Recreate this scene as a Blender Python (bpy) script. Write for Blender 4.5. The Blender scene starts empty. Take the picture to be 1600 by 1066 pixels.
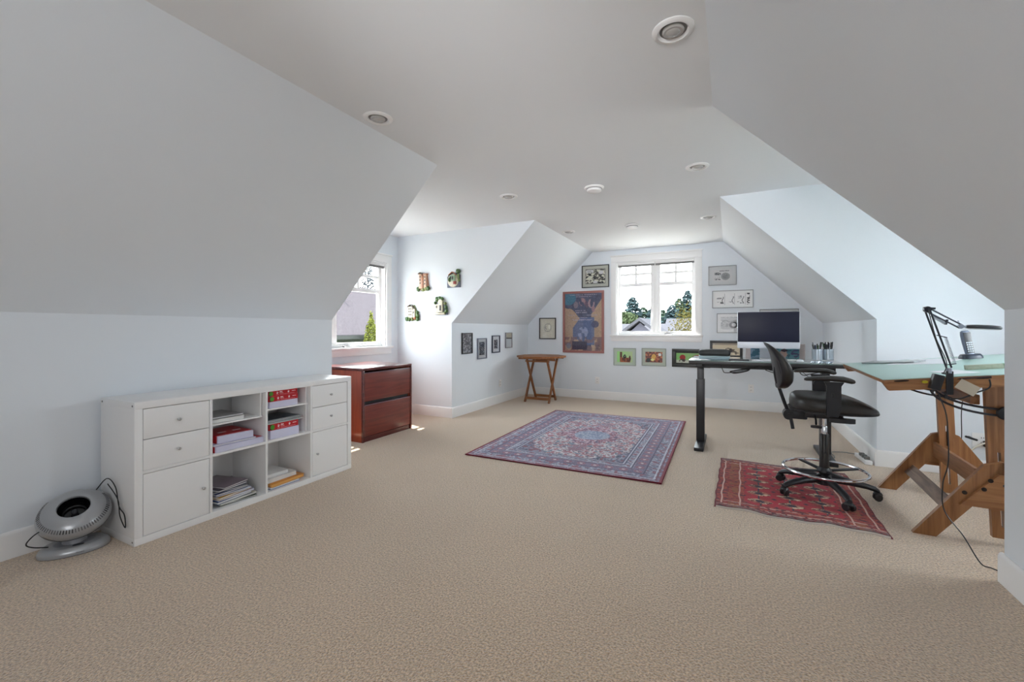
import bpy, bmesh, math, random
import numpy as np
from mathutils import Matrix, Vector, Euler

PI = math.pi
random.seed(7)
SC = bpy.context.scene
COL = SC.collection

# ------------------------------------------------------------------ camera, world, sun, exposure
CAM_H = 1.1594
cam_data = bpy.data.cameras.new('camera')
cam = bpy.data.objects.new('camera', cam_data)
COL.objects.link(cam)
cam.location = (0, 0, CAM_H)
cam.rotation_euler = (PI / 2, 0, math.radians(26.9175))
cam_data.sensor_width = 36.0
cam_data.lens = 670.284 * 36.0 / 1600.0
cam_data.shift_y = -17.43 / 1600.0
cam_data.clip_start = 0.02
cam_data.clip_end = 500
SC.camera = cam

world = bpy.data.worlds.new('sky')
SC.world = world
world.use_nodes = True
wn = world.node_tree
bg = wn.nodes['Background']
bg.inputs['Color'].default_value = (0.88, 0.945, 1.0, 1)
bg.inputs['Strength'].default_value = 8.0

sun_data = bpy.data.lights.new('sun', 'SUN')
sun_data.energy = 13.0
sun_data.angle = math.radians(0.6)
sun_data.color = (1.0, 0.95, 0.86)
sun = bpy.data.objects.new('sun', sun_data)
COL.objects.link(sun)
sun.rotation_euler = Vector((0.60, -0.19, -1.0)).to_track_quat('-Z', 'Y').to_euler()

SC.view_settings.view_transform = 'Standard'
SC.view_settings.look = 'None'
SC.view_settings.gamma = 1.0
SC.view_settings.use_curve_mapping = False
SC.view_settings.exposure = 1.56
SC.cycles.use_denoising = True
SC.cycles.max_bounces = 14
SC.cycles.diffuse_bounces = 9
SC.cycles.glossy_bounces = 4
SC.cycles.transparent_max_bounces = 12
SC.cycles.sample_clamp_indirect = 12.0
SC.cycles.caustics_reflective = False
SC.cycles.caustics_refractive = False


def portal(name, loc, rot, w, h):
    d = bpy.data.lights.new(name, 'AREA')
    d.shape = 'RECTANGLE'
    d.size = w
    d.size_y = h
    d.cycles.is_portal = True
    o = bpy.data.objects.new(name, d)
    COL.objects.link(o)
    o.location = loc
    o.rotation_euler = rot
    return o


# added fill light, unseen behind the camera, brightens the near room
fl = bpy.data.lights.new('fill_light', 'AREA')
fl.shape = 'DISK'
fl.size = 1.3
fl.energy = 7.2
fl.color = (0.97, 0.98, 1.0)
flo = bpy.data.objects.new('fill_light', fl)
COL.objects.link(flo)
flo.location = (-0.35, -1.0, 1.25)
flo.rotation_euler = Vector((-0.25, 0.93, 0.22)).to_track_quat('-Z', 'Y').to_euler()

# second added fill light behind the camera, narrow beam towards the far end
fz = bpy.data.lights.new('far_fill_light', 'AREA')
fz.shape = 'DISK'
fz.size = 0.36
fz.energy = 2.4
fz.spread = math.radians(34)
fz.color = (0.97, 0.98, 1.0)
fzo = bpy.data.objects.new('far_fill_light', fz)
COL.objects.link(fzo)
fzo.location = (-0.84, -1.9, 1.8)
fzo.rotation_euler = Vector((-0.03, 0.99, 0.035)).to_track_quat('-Z', 'Y').to_euler()

# room dimensions
XL, XR = -3.260, 1.118            # knee walls
XCL, XCR = -2.0665, -0.0884       # ceiling edges of the slopes
XDL, XDR = -4.184, 2.42           # dormer end walls
Y0, Y1 = 2.764, 4.673             # dormer cheeks
YF, YB = 7.0625, -2.3             # gable walls
K, H = 1.2495, 2.466

W1 = (-1.66, -0.46, 1.08, 2.26)   # gable window, x0 x1 z0 z1
W2 = (3.20, 4.44, 0.94, 2.07)     # left dormer window, y0 y1 z0 z1
W3 = (2.84, 3.74, 0.94, 2.07)     # right dormer window

portal('gable_window_portal', ((W1[0] + W1[1]) / 2, YF + 0.24, (W1[2] + W1[3]) / 2), (-PI / 2, 0, 0), 1.2, 1.2)
portal('left_window_portal', (XDL - 0.24, 3.70, 1.5), (0, -PI / 2, 0), 1.15, 1.5)
portal('right_window_portal', (XDR + 0.24, 3.70, 1.5), (0, PI / 2, 0), 1.15, 1.5)


# ------------------------------------------------------------------ materials
def srgb(r, g, b):
    def f(c):
        c /= 255.0
        return c / 12.92 if c <= 0.04045 else ((c + 0.055) / 1.055) ** 2.4
    return (f(r), f(g), f(b), 1.0)


MATS = {}


def mat(name, col, rough=0.5, metal=0.0, bump=0.0, bscale=60.0, var=0.0, vscale=8.0, coat=0.0, spec=0.5,
        stretch=None, var2=None):
    """plain principled surface with optional noise relief and colour variation"""
    if name in MATS:
        return MATS[name]
    m = bpy.data.materials.new(name)
    m.use_nodes = True
    nt = m.node_tree
    p = nt.nodes['Principled BSDF']
    p.inputs['Base Color'].default_value = col
    p.inputs['Roughness'].default_value = rough
    p.inputs['Metallic'].default_value = metal
    p.inputs['Coat Weight'].default_value = coat
    p.inputs['Specular IOR Level'].default_value = spec
    if bump or var:
        tc = nt.nodes.new('ShaderNodeTexCoord')
        mp = nt.nodes.new('ShaderNodeMapping')
        nt.links.new(tc.outputs['Object'], mp.inputs['Vector'])
        if stretch:
            mp.inputs['Scale'].default_value = stretch
    if var:
        n = nt.nodes.new('ShaderNodeTexNoise')
        n.inputs['Scale'].default_value = vscale
        n.inputs['Detail'].default_value = 5
        nt.links.new(mp.outputs['Vector'], n.inputs['Vector'])
        r = nt.nodes.new('ShaderNodeValToRGB')
        c2 = var2 or tuple(min(1, c * (1 + var)) for c in col[:3]) + (1,)
        c1 = tuple(c * (1 - var) for c in col[:3]) + (1,)
        r.color_ramp.elements[0].position = 0.35
        r.color_ramp.elements[1].position = 0.68
        r.color_ramp.elements[0].color = c1
        r.color_ramp.elements[1].color = c2
        nt.links.new(n.outputs['Fac'], r.inputs['Fac'])
        nt.links.new(r.outputs['Color'], p.inputs['Base Color'])
    if bump:
        n2 = nt.nodes.new('ShaderNodeTexNoise')
        n2.inputs['Scale'].default_value = bscale
        n2.inputs['Detail'].default_value = 4
        nt.links.new(mp.outputs['Vector'], n2.inputs['Vector'])
        b = nt.nodes.new('ShaderNodeBump')
        b.inputs['Strength'].default_value = bump
        b.inputs['Distance'].default_value = 0.004
        nt.links.new(n2.outputs['Fac'], b.inputs['Height'])
        nt.links.new(b.outputs['Normal'], p.inputs['Normal'])
    MATS[name] = m
    return m


def wood(name, dark, light, axis=2, rough=0.45, coat=0.1, scale=5.0):
    if name in MATS:
        return MATS[name]
    m = bpy.data.materials.new(name)
    m.use_nodes = True
    nt = m.node_tree
    p = nt.nodes['Principled BSDF']
    p.inputs['Roughness'].default_value = rough
    p.inputs['Coat Weight'].default_value = coat
    tc = nt.nodes.new('ShaderNodeTexCoord')
    mp = nt.nodes.new('ShaderNodeMapping')
    s = [scale * 5] * 3
    s[axis] = scale * 0.35
    mp.inputs['Scale'].default_value = s
    nt.links.new(tc.outputs['Object'], mp.inputs['Vector'])
    n = nt.nodes.new('ShaderNodeTexNoise')
    n.inputs['Scale'].default_value = 1.6
    n.inputs['Detail'].default_value = 7
    n.inputs['Distortion'].default_value = 1.2
    nt.links.new(mp.outputs['Vector'], n.inputs['Vector'])
    r = nt.nodes.new('ShaderNodeValToRGB')
    r.color_ramp.elements[0].position = 0.32
    r.color_ramp.elements[1].position = 0.66
    r.color_ramp.elements[0].color = dark
    r.color_ramp.elements[1].color = light
    nt.links.new(n.outputs['Fac'], r.inputs['Fac'])
    nt.links.new(r.outputs['Color'], p.inputs['Base Color'])
    b = nt.nodes.new('ShaderNodeBump')
    b.inputs['Strength'].default_value = 0.15
    b.inputs['Distance'].default_value = 0.002
    nt.links.new(n.outputs['Fac'], b.inputs['Height'])
    nt.links.new(b.outputs['Normal'], p.inputs['Normal'])
    MATS[name] = m
    return m


def glass_mat(name, tint=(1, 1, 1, 1), gloss=0.08, rough=0.02):
    if name in MATS:
        return MATS[name]
    m = bpy.data.materials.new(name)
    m.use_nodes = True
    nt = m.node_tree
    nt.nodes.clear()
    out = nt.nodes.new('ShaderNodeOutputMaterial')
    t = nt.nodes.new('ShaderNodeBsdfTransparent')
    t.inputs['Color'].default_value = tint
    g = nt.nodes.new('ShaderNodeBsdfGlossy')
    g.inputs['Roughness'].default_value = rough
    lw = nt.nodes.new('ShaderNodeFresnel')
    lw.inputs['IOR'].default_value = 1.45
    mx = nt.nodes.new('ShaderNodeMixShader')
    mul = nt.nodes.new('ShaderNodeMath')
    mul.operation = 'MULTIPLY'
    mul.inputs[1].default_value = gloss / 0.04
    mul.use_clamp = True
    nt.links.new(lw.outputs[0], mul.inputs[0])
    nt.links.new(mul.outputs[0], mx.inputs['Fac'])
    nt.links.new(t.outputs[0], mx.inputs[1])
    nt.links.new(g.outputs[0], mx.inputs[2])
    nt.links.new(mx.outputs[0], out.inputs['Surface'])
    MATS[name] = m
    return m


def attr_mat(name, rough=0.6, bump=0.0, bscale=400.0, coat=0.0, sheen=0.0):
    """surface whose colour is the printed/woven colour stored on the faces"""
    if name in MATS:
        return MATS[name]
    m = bpy.data.materials.new(name)
    m.use_nodes = True
    nt = m.node_tree
    p = nt.nodes['Principled BSDF']
    p.inputs['Roughness'].default_value = rough
    p.inputs['Coat Weight'].default_value = coat
    p.inputs['Sheen Weight'].default_value = sheen
    a = nt.nodes.new('ShaderNodeAttribute')
    a.attribute_name = 'print'
    nt.links.new(a.outputs['Color'], p.inputs['Base Color'])
    if bump:
        tc = nt.nodes.new('ShaderNodeTexCoord')
        n2 = nt.nodes.new('ShaderNodeTexNoise')
        n2.inputs['Scale'].default_value = bscale
        nt.links.new(tc.outputs['Object'], n2.inputs['Vector'])
        b = nt.nodes.new('ShaderNodeBump')
        b.inputs['Strength'].default_value = bump
        b.inputs['Distance'].default_value = 0.003
        nt.links.new(n2.outputs['Fac'], b.inputs['Height'])
        nt.links.new(b.outputs['Normal'], p.inputs['Normal'])
    MATS[name] = m
    return m


def carpet_mat():
    m = bpy.data.materials.new('carpet')
    m.use_nodes = True
    nt = m.node_tree
    p = nt.nodes['Principled BSDF']
    p.inputs['Roughness'].default_value = 0.95
    p.inputs['Specular IOR Level'].default_value = 0.1
    p.inputs['Sheen Weight'].default_value = 0.8
    p.inputs['Sheen Roughness'].default_value = 0.6
    p.inputs['Sheen Tint'].default_value = (1, 0.98, 0.96, 1)
    tc = nt.nodes.new('ShaderNodeTexCoord')
    v = nt.nodes.new('ShaderNodeTexVoronoi')
    v.inputs['Scale'].default_value = 170
    n = nt.nodes.new('ShaderNodeTexNoise')
    n.inputs['Scale'].default_value = 120
    n.inputs['Detail'].default_value = 4
    nb = nt.nodes.new('ShaderNodeTexNoise')
    nb.inputs['Scale'].default_value = 1.3
    nb.inputs['Detail'].default_value = 3
    for q in (v, n, nb):
        nt.links.new(tc.outputs['Object'], q.inputs['Vector'])
    r = nt.nodes.new('ShaderNodeValToRGB')
    r.color_ramp.elements[0].position = 0.34
    r.color_ramp.elements[1].position = 0.66
    r.color_ramp.elements[0].color = srgb(157, 125, 92)
    r.color_ramp.elements[1].color = srgb(240, 211, 174)
    nt.links.new(n.outputs['Fac'], r.inputs['Fac'])
    mx = nt.nodes.new('ShaderNodeMix')
    mx.data_type = 'RGBA'
    mx.blend_type = 'MULTIPLY'
    mx.inputs['Factor'].default_value = 1.0
    r2 = nt.nodes.new('ShaderNodeValToRGB')
    r2.color_ramp.elements[0].position = 0.35
    r2.color_ramp.elements[1].position = 0.65
    r2.color_ramp.elements[0].color = (0.92, 0.92, 0.92, 1)
    r2.color_ramp.elements[1].color = (1, 1, 1, 1)
    nt.links.new(nb.outputs['Fac'], r2.inputs['Fac'])
    nt.links.new(r.outputs['Color'], mx.inputs['A'])
    nt.links.new(r2.outputs['Color'], mx.inputs['B'])
    nt.links.new(mx.outputs['Result'], p.inputs['Base Color'])
    ad = nt.nodes.new('ShaderNodeMath')
    ad.operation = 'ADD'
    nt.links.new(v.outputs['Distance'], ad.inputs[0])
    nt.links.new(n.outputs['Fac'], ad.inputs[1])
    b = nt.nodes.new('ShaderNodeBump')
    b.inputs['Strength'].default_value = 0.8
    b.inputs['Distance'].default_value = 0.006
    nt.links.new(ad.outputs[0], b.inputs['Height'])
    nt.links.new(b.outputs['Normal'], p.inputs['Normal'])
    return m


WALL = mat('wall_paint', srgb(229, 235, 241), 0.7, bump=0.06, bscale=180)
CEIL = mat('ceiling_paint', srgb(236, 239, 242), 0.75, bump=0.05, bscale=180)
TRIM = mat('white_trim_paint', srgb(240, 240, 240), 0.35)
CARPET = carpet_mat()
PANE = glass_mat('window_glass', (0.60, 0.615, 0.61, 1), 0.012)
PANEC = glass_mat('clear_glass', (0.97, 0.985, 0.98, 1), 0.03)
PICGLASS = glass_mat('picture_glass', (1, 1, 1, 1), 0.05, 0.03)
BLACK = mat('black_plastic', srgb(30, 30, 33), 0.42)
BLACKM = mat('black_powder_metal', srgb(38, 38, 41), 0.38, 0.0, bump=0.05, bscale=500)
CHROME = mat('chrome', (0.75, 0.75, 0.77, 1), 0.12, 1.0)
STEEL = mat('brushed_steel', (0.55, 0.55, 0.56, 1), 0.32, 1.0)
WHITEP = mat('white_lacquer', srgb(238, 238, 238), 0.38)
PAPER = mat('white_paper', srgb(236, 236, 240), 0.8)
PRINT = attr_mat('printed_paper', 0.55)


# ------------------------------------------------------------------ mesh helpers
class MB:
    def __init__(self):
        self.v, self.f, self.m = [], [], []

    def add(self, verts, faces, mi=0, M=None):
        o = len(self.v)
        if M is not None:
            verts = [M @ Vector(p) for p in verts]
        self.v += [tuple(p) for p in verts]
        self.f += [tuple(i + o for i in fc) for fc in faces]
        self.m += [mi] * len(faces)
        return self

    def box(self, a, b, mi=0, bev=0.0, M=None):
        x0, y0, z0 = a
        x1, y1, z1 = b
        x0, x1 = min(x0, x1), max(x0, x1)
        y0, y1 = min(y0, y1), max(y0, y1)
        z0, z1 = min(z0, z1), max(z0, z1)
        bev = min(bev, 0.45 * min(x1 - x0, y1 - y0, z1 - z0))
        if bev <= 0:
            v = [(x0, y0, z0), (x1, y0, z0), (x1, y1, z0), (x0, y1, z0),
                 (x0, y0, z1), (x1, y0, z1), (x1, y1, z1), (x0, y1, z1)]
            f = [(0, 3, 2, 1), (4, 5, 6, 7), (0, 1, 5, 4), (1, 2, 6, 5), (2, 3, 7, 6), (3, 0, 4, 7)]
            return self.add(v, f, mi, M)
        bm = bmesh.new()
        bmesh.ops.create_cube(bm, size=1)
        for q in bm.verts:
            q.co = Vector((x0 + (q.co.x + .5) * (x1 - x0), y0 + (q.co.y + .5) * (y1 - y0), z0 + (q.co.z + .5) * (z1 - z0)))
        bmesh.ops.bevel(bm, geom=list(bm.edges), offset=bev, segments=2, profile=0.6, affect='EDGES')
        bm.verts.index_update()
        self.add([tuple(q.co) for q in bm.verts], [tuple(q.index for q in fc.verts) for fc in bm.faces], mi, M)
        bm.free()
        return self

    def beam(self, p0, p1, w, t, mi=0, bev=0.0, up=(0, 0, 1), off=(0, 0)):
        """bar from p0 to p1; w = width along side axis, t = thickness along up"""
        p0, p1 = Vector(p0), Vector(p1)
        d = p1 - p0
        L = d.length
        x = d.normalized()
        u = Vector(up)
        y = u.cross(x).normalized()
        z = x.cross(y)
        M = Matrix(((x.x, y.x, z.x, p0.x), (x.y, y.y, z.y, p0.y), (x.z, y.z, z.z, p0.z), (0, 0, 0, 1)))
        return self.box((0, off[0] - w / 2, off[1] - t / 2), (L, off[0] + w / 2, off[1] + t / 2), mi, bev, M)

    def tube(self, pts, r, n=8, mi=0, closed=False, M=None, smooth=0):
        pts = [Vector(p) for p in pts]
        if smooth:
            pts = catmull(pts, smooth, closed)
        N = len(pts)
        rs = r if isinstance(r, (list, tuple)) else [r] * N
        if len(rs) != N:
            rs = [rs[0] + (rs[-1] - rs[0]) * i / (N - 1) for i in range(N)]
        tang = []
        for i in range(N):
            a = pts[(i - 1) % N] if (closed or i > 0) else pts[i]
            b = pts[(i + 1) % N] if (closed or i < N - 1) else pts[i]
            tang.append((b - a).normalized())
        t0 = tang[0]
        ref = Vector((0, 0, 1)) if abs(t0.z) < 0.9 else Vector((1, 0, 0))
        nrm = t0.cross(ref).normalized()
        vs = []
        for i in range(N):
            t = tang[i]
            nrm = (nrm - t * nrm.dot(t)).normalized()
            b = t.cross(nrm)
            for k in range(n):
                a = 2 * PI * k / n
                vs.append(pts[i] + (nrm * math.cos(a) + b * math.sin(a)) * rs[i])
        fs = []
        for i in range(N if closed else N - 1):
            j = (i + 1) % N
            for k in range(n):
                l = (k + 1) % n
                fs.append((i * n + k, i * n + l, j * n + l, j * n + k))
        if not closed:
            fs.append(tuple(range(n - 1, -1, -1)))
            fs.append(tuple((N - 1) * n + k for k in range(n)))
        return self.add(vs, fs, mi, M)

    def lathe(self, prof, n=24, mi=0, M=None, cap=True):
        vs, fs = [], []
        for (r, z) in prof:
            for k in range(n):
                a = 2 * PI * k / n
                vs.append((r * math.cos(a), r * math.sin(a), z))
        for i in range(len(prof) - 1):
            for k in range(n):
                l = (k + 1) % n
                fs.append((i * n + k, i * n + l, (i + 1) * n + l, (i + 1) * n + k))
        if cap:
            if prof[0][0] > 1e-5:
                fs.append(tuple(range(n - 1, -1, -1)))
            if prof[-1][0] > 1e-5:
                fs.append(tuple((len(prof) - 1) * n + k for k in range(n)))
        return self.add(vs, fs, mi, M)

    def prism(self, poly, z0, z1, mi=0, M=None):
        n = len(poly)
        vs = [(x, y, z0) for x, y in poly] + [(x, y, z1) for x, y in poly]
        fs = [tuple(range(n - 1, -1, -1)), tuple(range(n, 2 * n))]
        fs += [(i, (i + 1) % n, n + (i + 1) % n, n + i) for i in range(n)]
        return self.add(vs, fs, mi, M)

    def loft(self, rings, mi=0, M=None):
        n = len(rings[0])
        vs = [p for r in rings for p in r]
        fs = []
        for i in range(len(rings) - 1):
            for k in range(n):
                l = (k + 1) % n
                fs.append((i * n + k, i * n + l, (i + 1) * n + l, (i + 1) * n + k))
        fs.append(tuple(range(n - 1, -1, -1)))
        fs.append(tuple((len(rings) - 1) * n + k for k in range(n)))
        return self.add(vs, fs, mi, M)

    def deform(self, fn):
        self.v = [tuple(fn(*p)) for p in self.v]
        return self

    def build(self, name, mats, parent=None, loc=(0, 0, 0), rot=(0, 0, 0), angle=35):
        if not isinstance(mats, (list, tuple)):
            mats = [mats]
        me = bpy.data.meshes.new(name)
        me.from_pydata(self.v, [], self.f)
        for m in mats:
            me.materials.append(m)
        me.polygons.foreach_set('material_index', self.m)
        bm = bmesh.new()
        bm.from_mesh(me)
        bmesh.ops.recalc_face_normals(bm, faces=bm.faces)
        bm.to_mesh(me)
        bm.free()
        me.polygons.foreach_set('use_smooth', [True] * len(me.polygons))
        me.set_sharp_from_angle(angle=math.radians(angle))
        o = bpy.data.objects.new(name, me)
        COL.objects.link(o)
        o.location = loc
        o.rotation_euler = rot
        if parent:
            o.parent = parent
        return o


def catmull(pts, sub, closed=False):
    out = []
    N = len(pts)
    for i in range(N if closed else N - 1):
        if closed:
            p0, p1, p2, p3 = pts[i - 1], pts[i], pts[(i + 1) % N], pts[(i + 2) % N]
        else:
            p0, p1, p2, p3 = pts[max(i - 1, 0)], pts[i], pts[i + 1], pts[min(i + 2, N - 1)]
        for s in range(sub):
            t = s / sub
            out.append(0.5 * ((2 * p1) + (p2 - p0) * t + (2 * p0 - 5 * p1 + 4 * p2 - p3) * t * t + (3 * p1 - p0 - 3 * p2 + p3) * t ** 3))
    if not closed:
        out.append(pts[-1])
    return out


def sup(a, b, n, N=36):
    """superellipse outline"""
    out = []
    for k in range(N):
        t = 2 * PI * k / N
        c, s = math.cos(t), math.sin(t)
        out.append((a * math.copysign(abs(c) ** (2 / n), c), b * math.copysign(abs(s) ** (2 / n), s)))
    return out


def thing(name, label, cat, loc=(0, 0, 0), rotz=0.0, group=None, rot=None):
    o = bpy.data.objects.new(name, None)
    COL.objects.link(o)
    o.empty_display_size = 0.1
    o.location = loc
    o.rotation_euler = rot if rot else (0, 0, rotz)
    o['label'] = label
    o['category'] = cat
    if group:
        o['group'] = group
    return o


def tag(o, label, cat, group=None):
    o['label'] = label
    o['category'] = cat
    if group:
        o['group'] = group
    return o


def struct(name, mb, m, label=None):
    o = mb.build(name, m)
    o['kind'] = 'structure'
    o['label'] = label or name.replace('_', ' ')
    o['category'] = 'structure'
    return o


def Mloc(x, y, z):
    return Matrix.Translation((x, y, z))


def Mrot(ax, deg):
    return Matrix.Rotation(math.radians(deg), 4, ax)


def colour_grid(name, w, h, nx, ny, fn, parent=None, loc=(0, 0, 0), rot=(0, 0, 0), m=None, flat=False, zfn=None):
    """fine grid of flat-coloured cells: printed paper (local XZ, facing -Y) or a woven rug (flat=True, local XY)"""
    us = np.linspace(0, 1, nx + 1)
    vs = np.linspace(0, 1, ny + 1)
    U, V = np.meshgrid(us, vs)
    P = np.zeros((ny + 1, nx + 1, 3))
    P[..., 0] = (U - 0.5) * w
    if flat:
        P[..., 1] = (V - 0.5) * h
        if zfn is not None:
            dx, dy, dz = zfn(U, V)
            P[..., 0] += dx
            P[..., 1] += dy
            P[..., 2] = dz
    else:
        P[..., 2] = (V - 0.5) * h
    idx = np.arange((nx + 1) * (ny + 1)).reshape(ny + 1, nx + 1)
    F = np.stack([idx[:-1, :-1], idx[:-1, 1:], idx[1:, 1:], idx[1:, :-1]], -1).reshape(-1, 4)
    me = bpy.data.meshes.new(name)
    me.vertices.add(P.shape[0] * P.shape[1])
    me.vertices.foreach_set('co', P.reshape(-1).astype(np.float32))
    me.loops.add(F.size)
    me.loops.foreach_set('vertex_index', F.reshape(-1).astype(np.int32))
    me.polygons.add(len(F))
    me.polygons.foreach_set('loop_start', (np.arange(len(F)) * 4).astype(np.int32))
    me.update(calc_edges=True)
    uc, vc = np.meshgrid((us[:-1] + us[1:]) / 2, (vs[:-1] + vs[1:]) / 2)
    C = np.clip(fn(uc, vc), 0, 255) / 255.0          # (ny,nx,3) sRGB
    C = np.where(C <= 0.04045, C / 12.92, ((C + 0.055) / 1.055) ** 2.4).reshape(-1, 3)
    A = np.ones((len(F), 4, 4), np.float32)
    A[:, :, :3] = C[:, None, :]
    at = me.color_attributes.new('print', 'FLOAT_COLOR', 'CORNER')
    at.data.foreach_set('color', A.reshape(-1))
    me.materials.append(m or PRINT)
    o = bpy.data.objects.new(name, me)
    COL.objects.link(o)
    o.location = loc
    o.rotation_euler = rot
    if parent:
        o.parent = parent
    return o


def vnoise(U, V, sx, sy, seed):
    """smooth value noise 0..1"""
    rs = np.random.RandomState(seed)
    L = rs.rand(int(sy) + 3, int(sx) + 3)
    x, y = U * sx, V * sy
    i, j = x.astype(int), y.astype(int)
    fx, fy = x - i, y - j
    fx, fy = fx * fx * (3 - 2 * fx), fy * fy * (3 - 2 * fy)
    return (L[j, i] * (1 - fx) + L[j, i + 1] * fx) * (1 - fy) + (L[j + 1, i] * (1 - fx) + L[j + 1, i + 1] * fx) * fy


def base_col(U, c):
    return np.ones(U.shape + (3,)) * np.array(c, float)


def paint(C, mask, c, a=1.0):
    m = mask.astype(float)[..., None] * a
    C[:] = C * (1 - m) + np.array(c, float) * m
    return C


def ell(U, V, x, y, rx, ry):
    return ((U - x) / rx) ** 2 + ((V - y) / ry) ** 2 < 1


def rec(U, V, x0, x1, y0, y1):
    return (U > x0) & (U < x1) & (V > y0) & (V < y1)


# ------------------------------------------------------------------ room shell
T = 0.16
m = MB().box((XDL - T, YB - T, -0.15), (XDR + T, YF + T, 0.0))
struct('floor', m, CARPET, 'beige cut pile carpet floor')
m = MB().box((XDL - 0.50, YB - T, H), (XDR + 0.5, YF + T + 0.04, H + 0.12))
struct('ceiling', m, CEIL, 'flat white ceiling')


def xz_wall(name, polys, y0, y1, label=None):
    """vertical walls across the room: polygons in x,z extruded from y0 to y1"""
    mb = MB()
    R = Matrix(((1, 0, 0, 0), (0, 0, 1, 0), (0, 1, 0, 0), (0, 0, 0, 1)))
    for p in polys:
        mb.prism(p, y0, y1, 0, R)
    return struct(name, mb, WALL, label)


def with_hole(x0, x1, z0, z1, hx0, hx1, hz0, hz1):
    return [[(x0, z0), (x1, z0), (x1, hz0), (x0, hz0)], [(x0, hz1), (x1, hz1), (x1, z1), (x0, z1)],
            [(x0, hz0), (hx0, hz0), (hx0, hz1), (x0, hz1)], [(hx1, hz0), (x1, hz0), (x1, hz1), (hx1, hz1)]]


xz_wall('wall_far', with_hole(XDL - T, XDR + T, 0, H, *W1), YF, YF + T)
xz_wall('wall_rear', [[(XDL - T, 0), (XDR + T, 0), (XDR + T, H), (XDL - T, H)]], YB - T, YB)
# knee walls and slopes: near (YB..Y0) and far (Y1..YF)
for side, xk, xc, s in (('left', XL, XCL, -1), ('right', XR, XCR, 1)):
    for part, ya, yb in (('near', YB, Y0 - 0.06), ('far', Y1 + 0.06, YF)):
        xz_wall('wall_%s_%s' % (side, part), [[(xk, 0), (xk + s * 0.1, 0), (xk + s * 0.1, K), (xk, K)]], ya, yb)
        d = 0.1
        xz_wall('wall_slope_%s_%s' % (side, part),
                [[(xk, K), (xc, H), (xc + s * d, H), (xk + s * d, K)]], ya, yb)
# dormer cheeks
for side, xk, xc, xd, s in (('left', XL, XCL, XDL, -1), ('right', XR, XCR, XDR, 1)):
    for part, ya, yb in (('near', Y0 - 0.06, Y0), ('far', Y1, Y1 + 0.06)):
        e = 0.0
        xz_wall('wall_dormer_%s_%s' % (side, part),
                [[(xk + e, 0), (xd, 0), (xd, K), (xk + e, K)], [(xk + e, K), (xd, K), (xd, H), (xc + e, H)]], ya, yb)


def yz_wall(name, x0, x1, hole):
    mb = MB()
    R = Matrix(((0, 0, 1, 0), (1, 0, 0, 0), (0, 1, 0, 0), (0, 0, 0, 1)))
    for p in with_hole(Y0 - 0.16, Y1 + 0.16, 0, H, *hole):
        mb.prism(p, x0, x1, 0, R)
    return struct(name, mb, WALL)


yz_wall('wall_dormer_left_end', XDL - T, XDL, W2)
yz_wall('wall_dormer_right_end', XDR, XDR + T, W3)
# outer walls closing the eaves behind the knee walls, and the outside faces of the gable
for s, xd in ((-1, XDL), (1, XDR)):
    for ya, yb, nm in ((YB, Y0 - 0.16, 'near'), (Y1 + 0.16, YF, 'far')):
        mb = MB().box((xd + s * T, ya, 0), (xd, yb, H))
        struct('wall_eaves_%s_%s' % ('left' if s < 0 else 'right', nm), mb, WALL)


def baseboard(name, a, b, nx, ny):
    """runs a->b on the floor; (nx,ny) points into the room"""
    mb = MB()
    a, b = Vector((a[0], a[1], 0)), Vector((b[0], b[1], 0))
    n = Vector((nx, ny, 0))
    prof = [(0, 0), (0.016, 0), (0.016, 0.118), (0.012, 0.130), (0.006, 0.136), (0, 0.136)]
    vs = [a + n * p + Vector((0, 0, z)) for p, z in prof] + [b + n * p + Vector((0, 0, z)) for p, z in prof]
    k = len(prof)
    fs = [tuple(range(k)), tuple(range(2 * k - 1, k - 1, -1))] + [(i, (i + 1) % k, k + (i + 1) % k, k + i) for i in range(k)]
    mb.add(vs, fs)
    return struct(name, mb, TRIM)


bt = 0.016
baseboard('baseboard_left_near', (XL, YB), (XL, Y0 + bt), 1, 0)
baseboard('baseboard_left_far', (XL, Y1 - bt), (XL, YF), 1, 0)
baseboard('baseboard_dormer_left_far', (XDL, Y1), (XL, Y1), 0, -1)
baseboard('baseboard_dormer_left_near', (XDL, Y0), (XL, Y0), 0, 1)
baseboard('baseboard_dormer_left_end', (XDL, Y0), (XDL, Y1), 1, 0)
baseboard('baseboard_far', (XL, YF), (XR, YF), 0, -1)
baseboard('baseboard_right_far', (XR, Y1 - bt), (XR, YF), -1, 0)
baseboard('baseboard_right_near', (XR, YB), (XR, Y0 + bt), -1, 0)
baseboard('baseboard_dormer_right_far', (XR, Y1), (XDR, Y1), 0, -1)
baseboard('baseboard_dormer_right_near', (XR, Y0), (XDR, Y0), 0, 1)
baseboard('baseboard_dormer_right_end', (XDR, Y0), (XDR, Y1), -1, 0)
baseboard('baseboard_rear', (XL, YB), (XR, YB), 0, 1)


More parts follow.
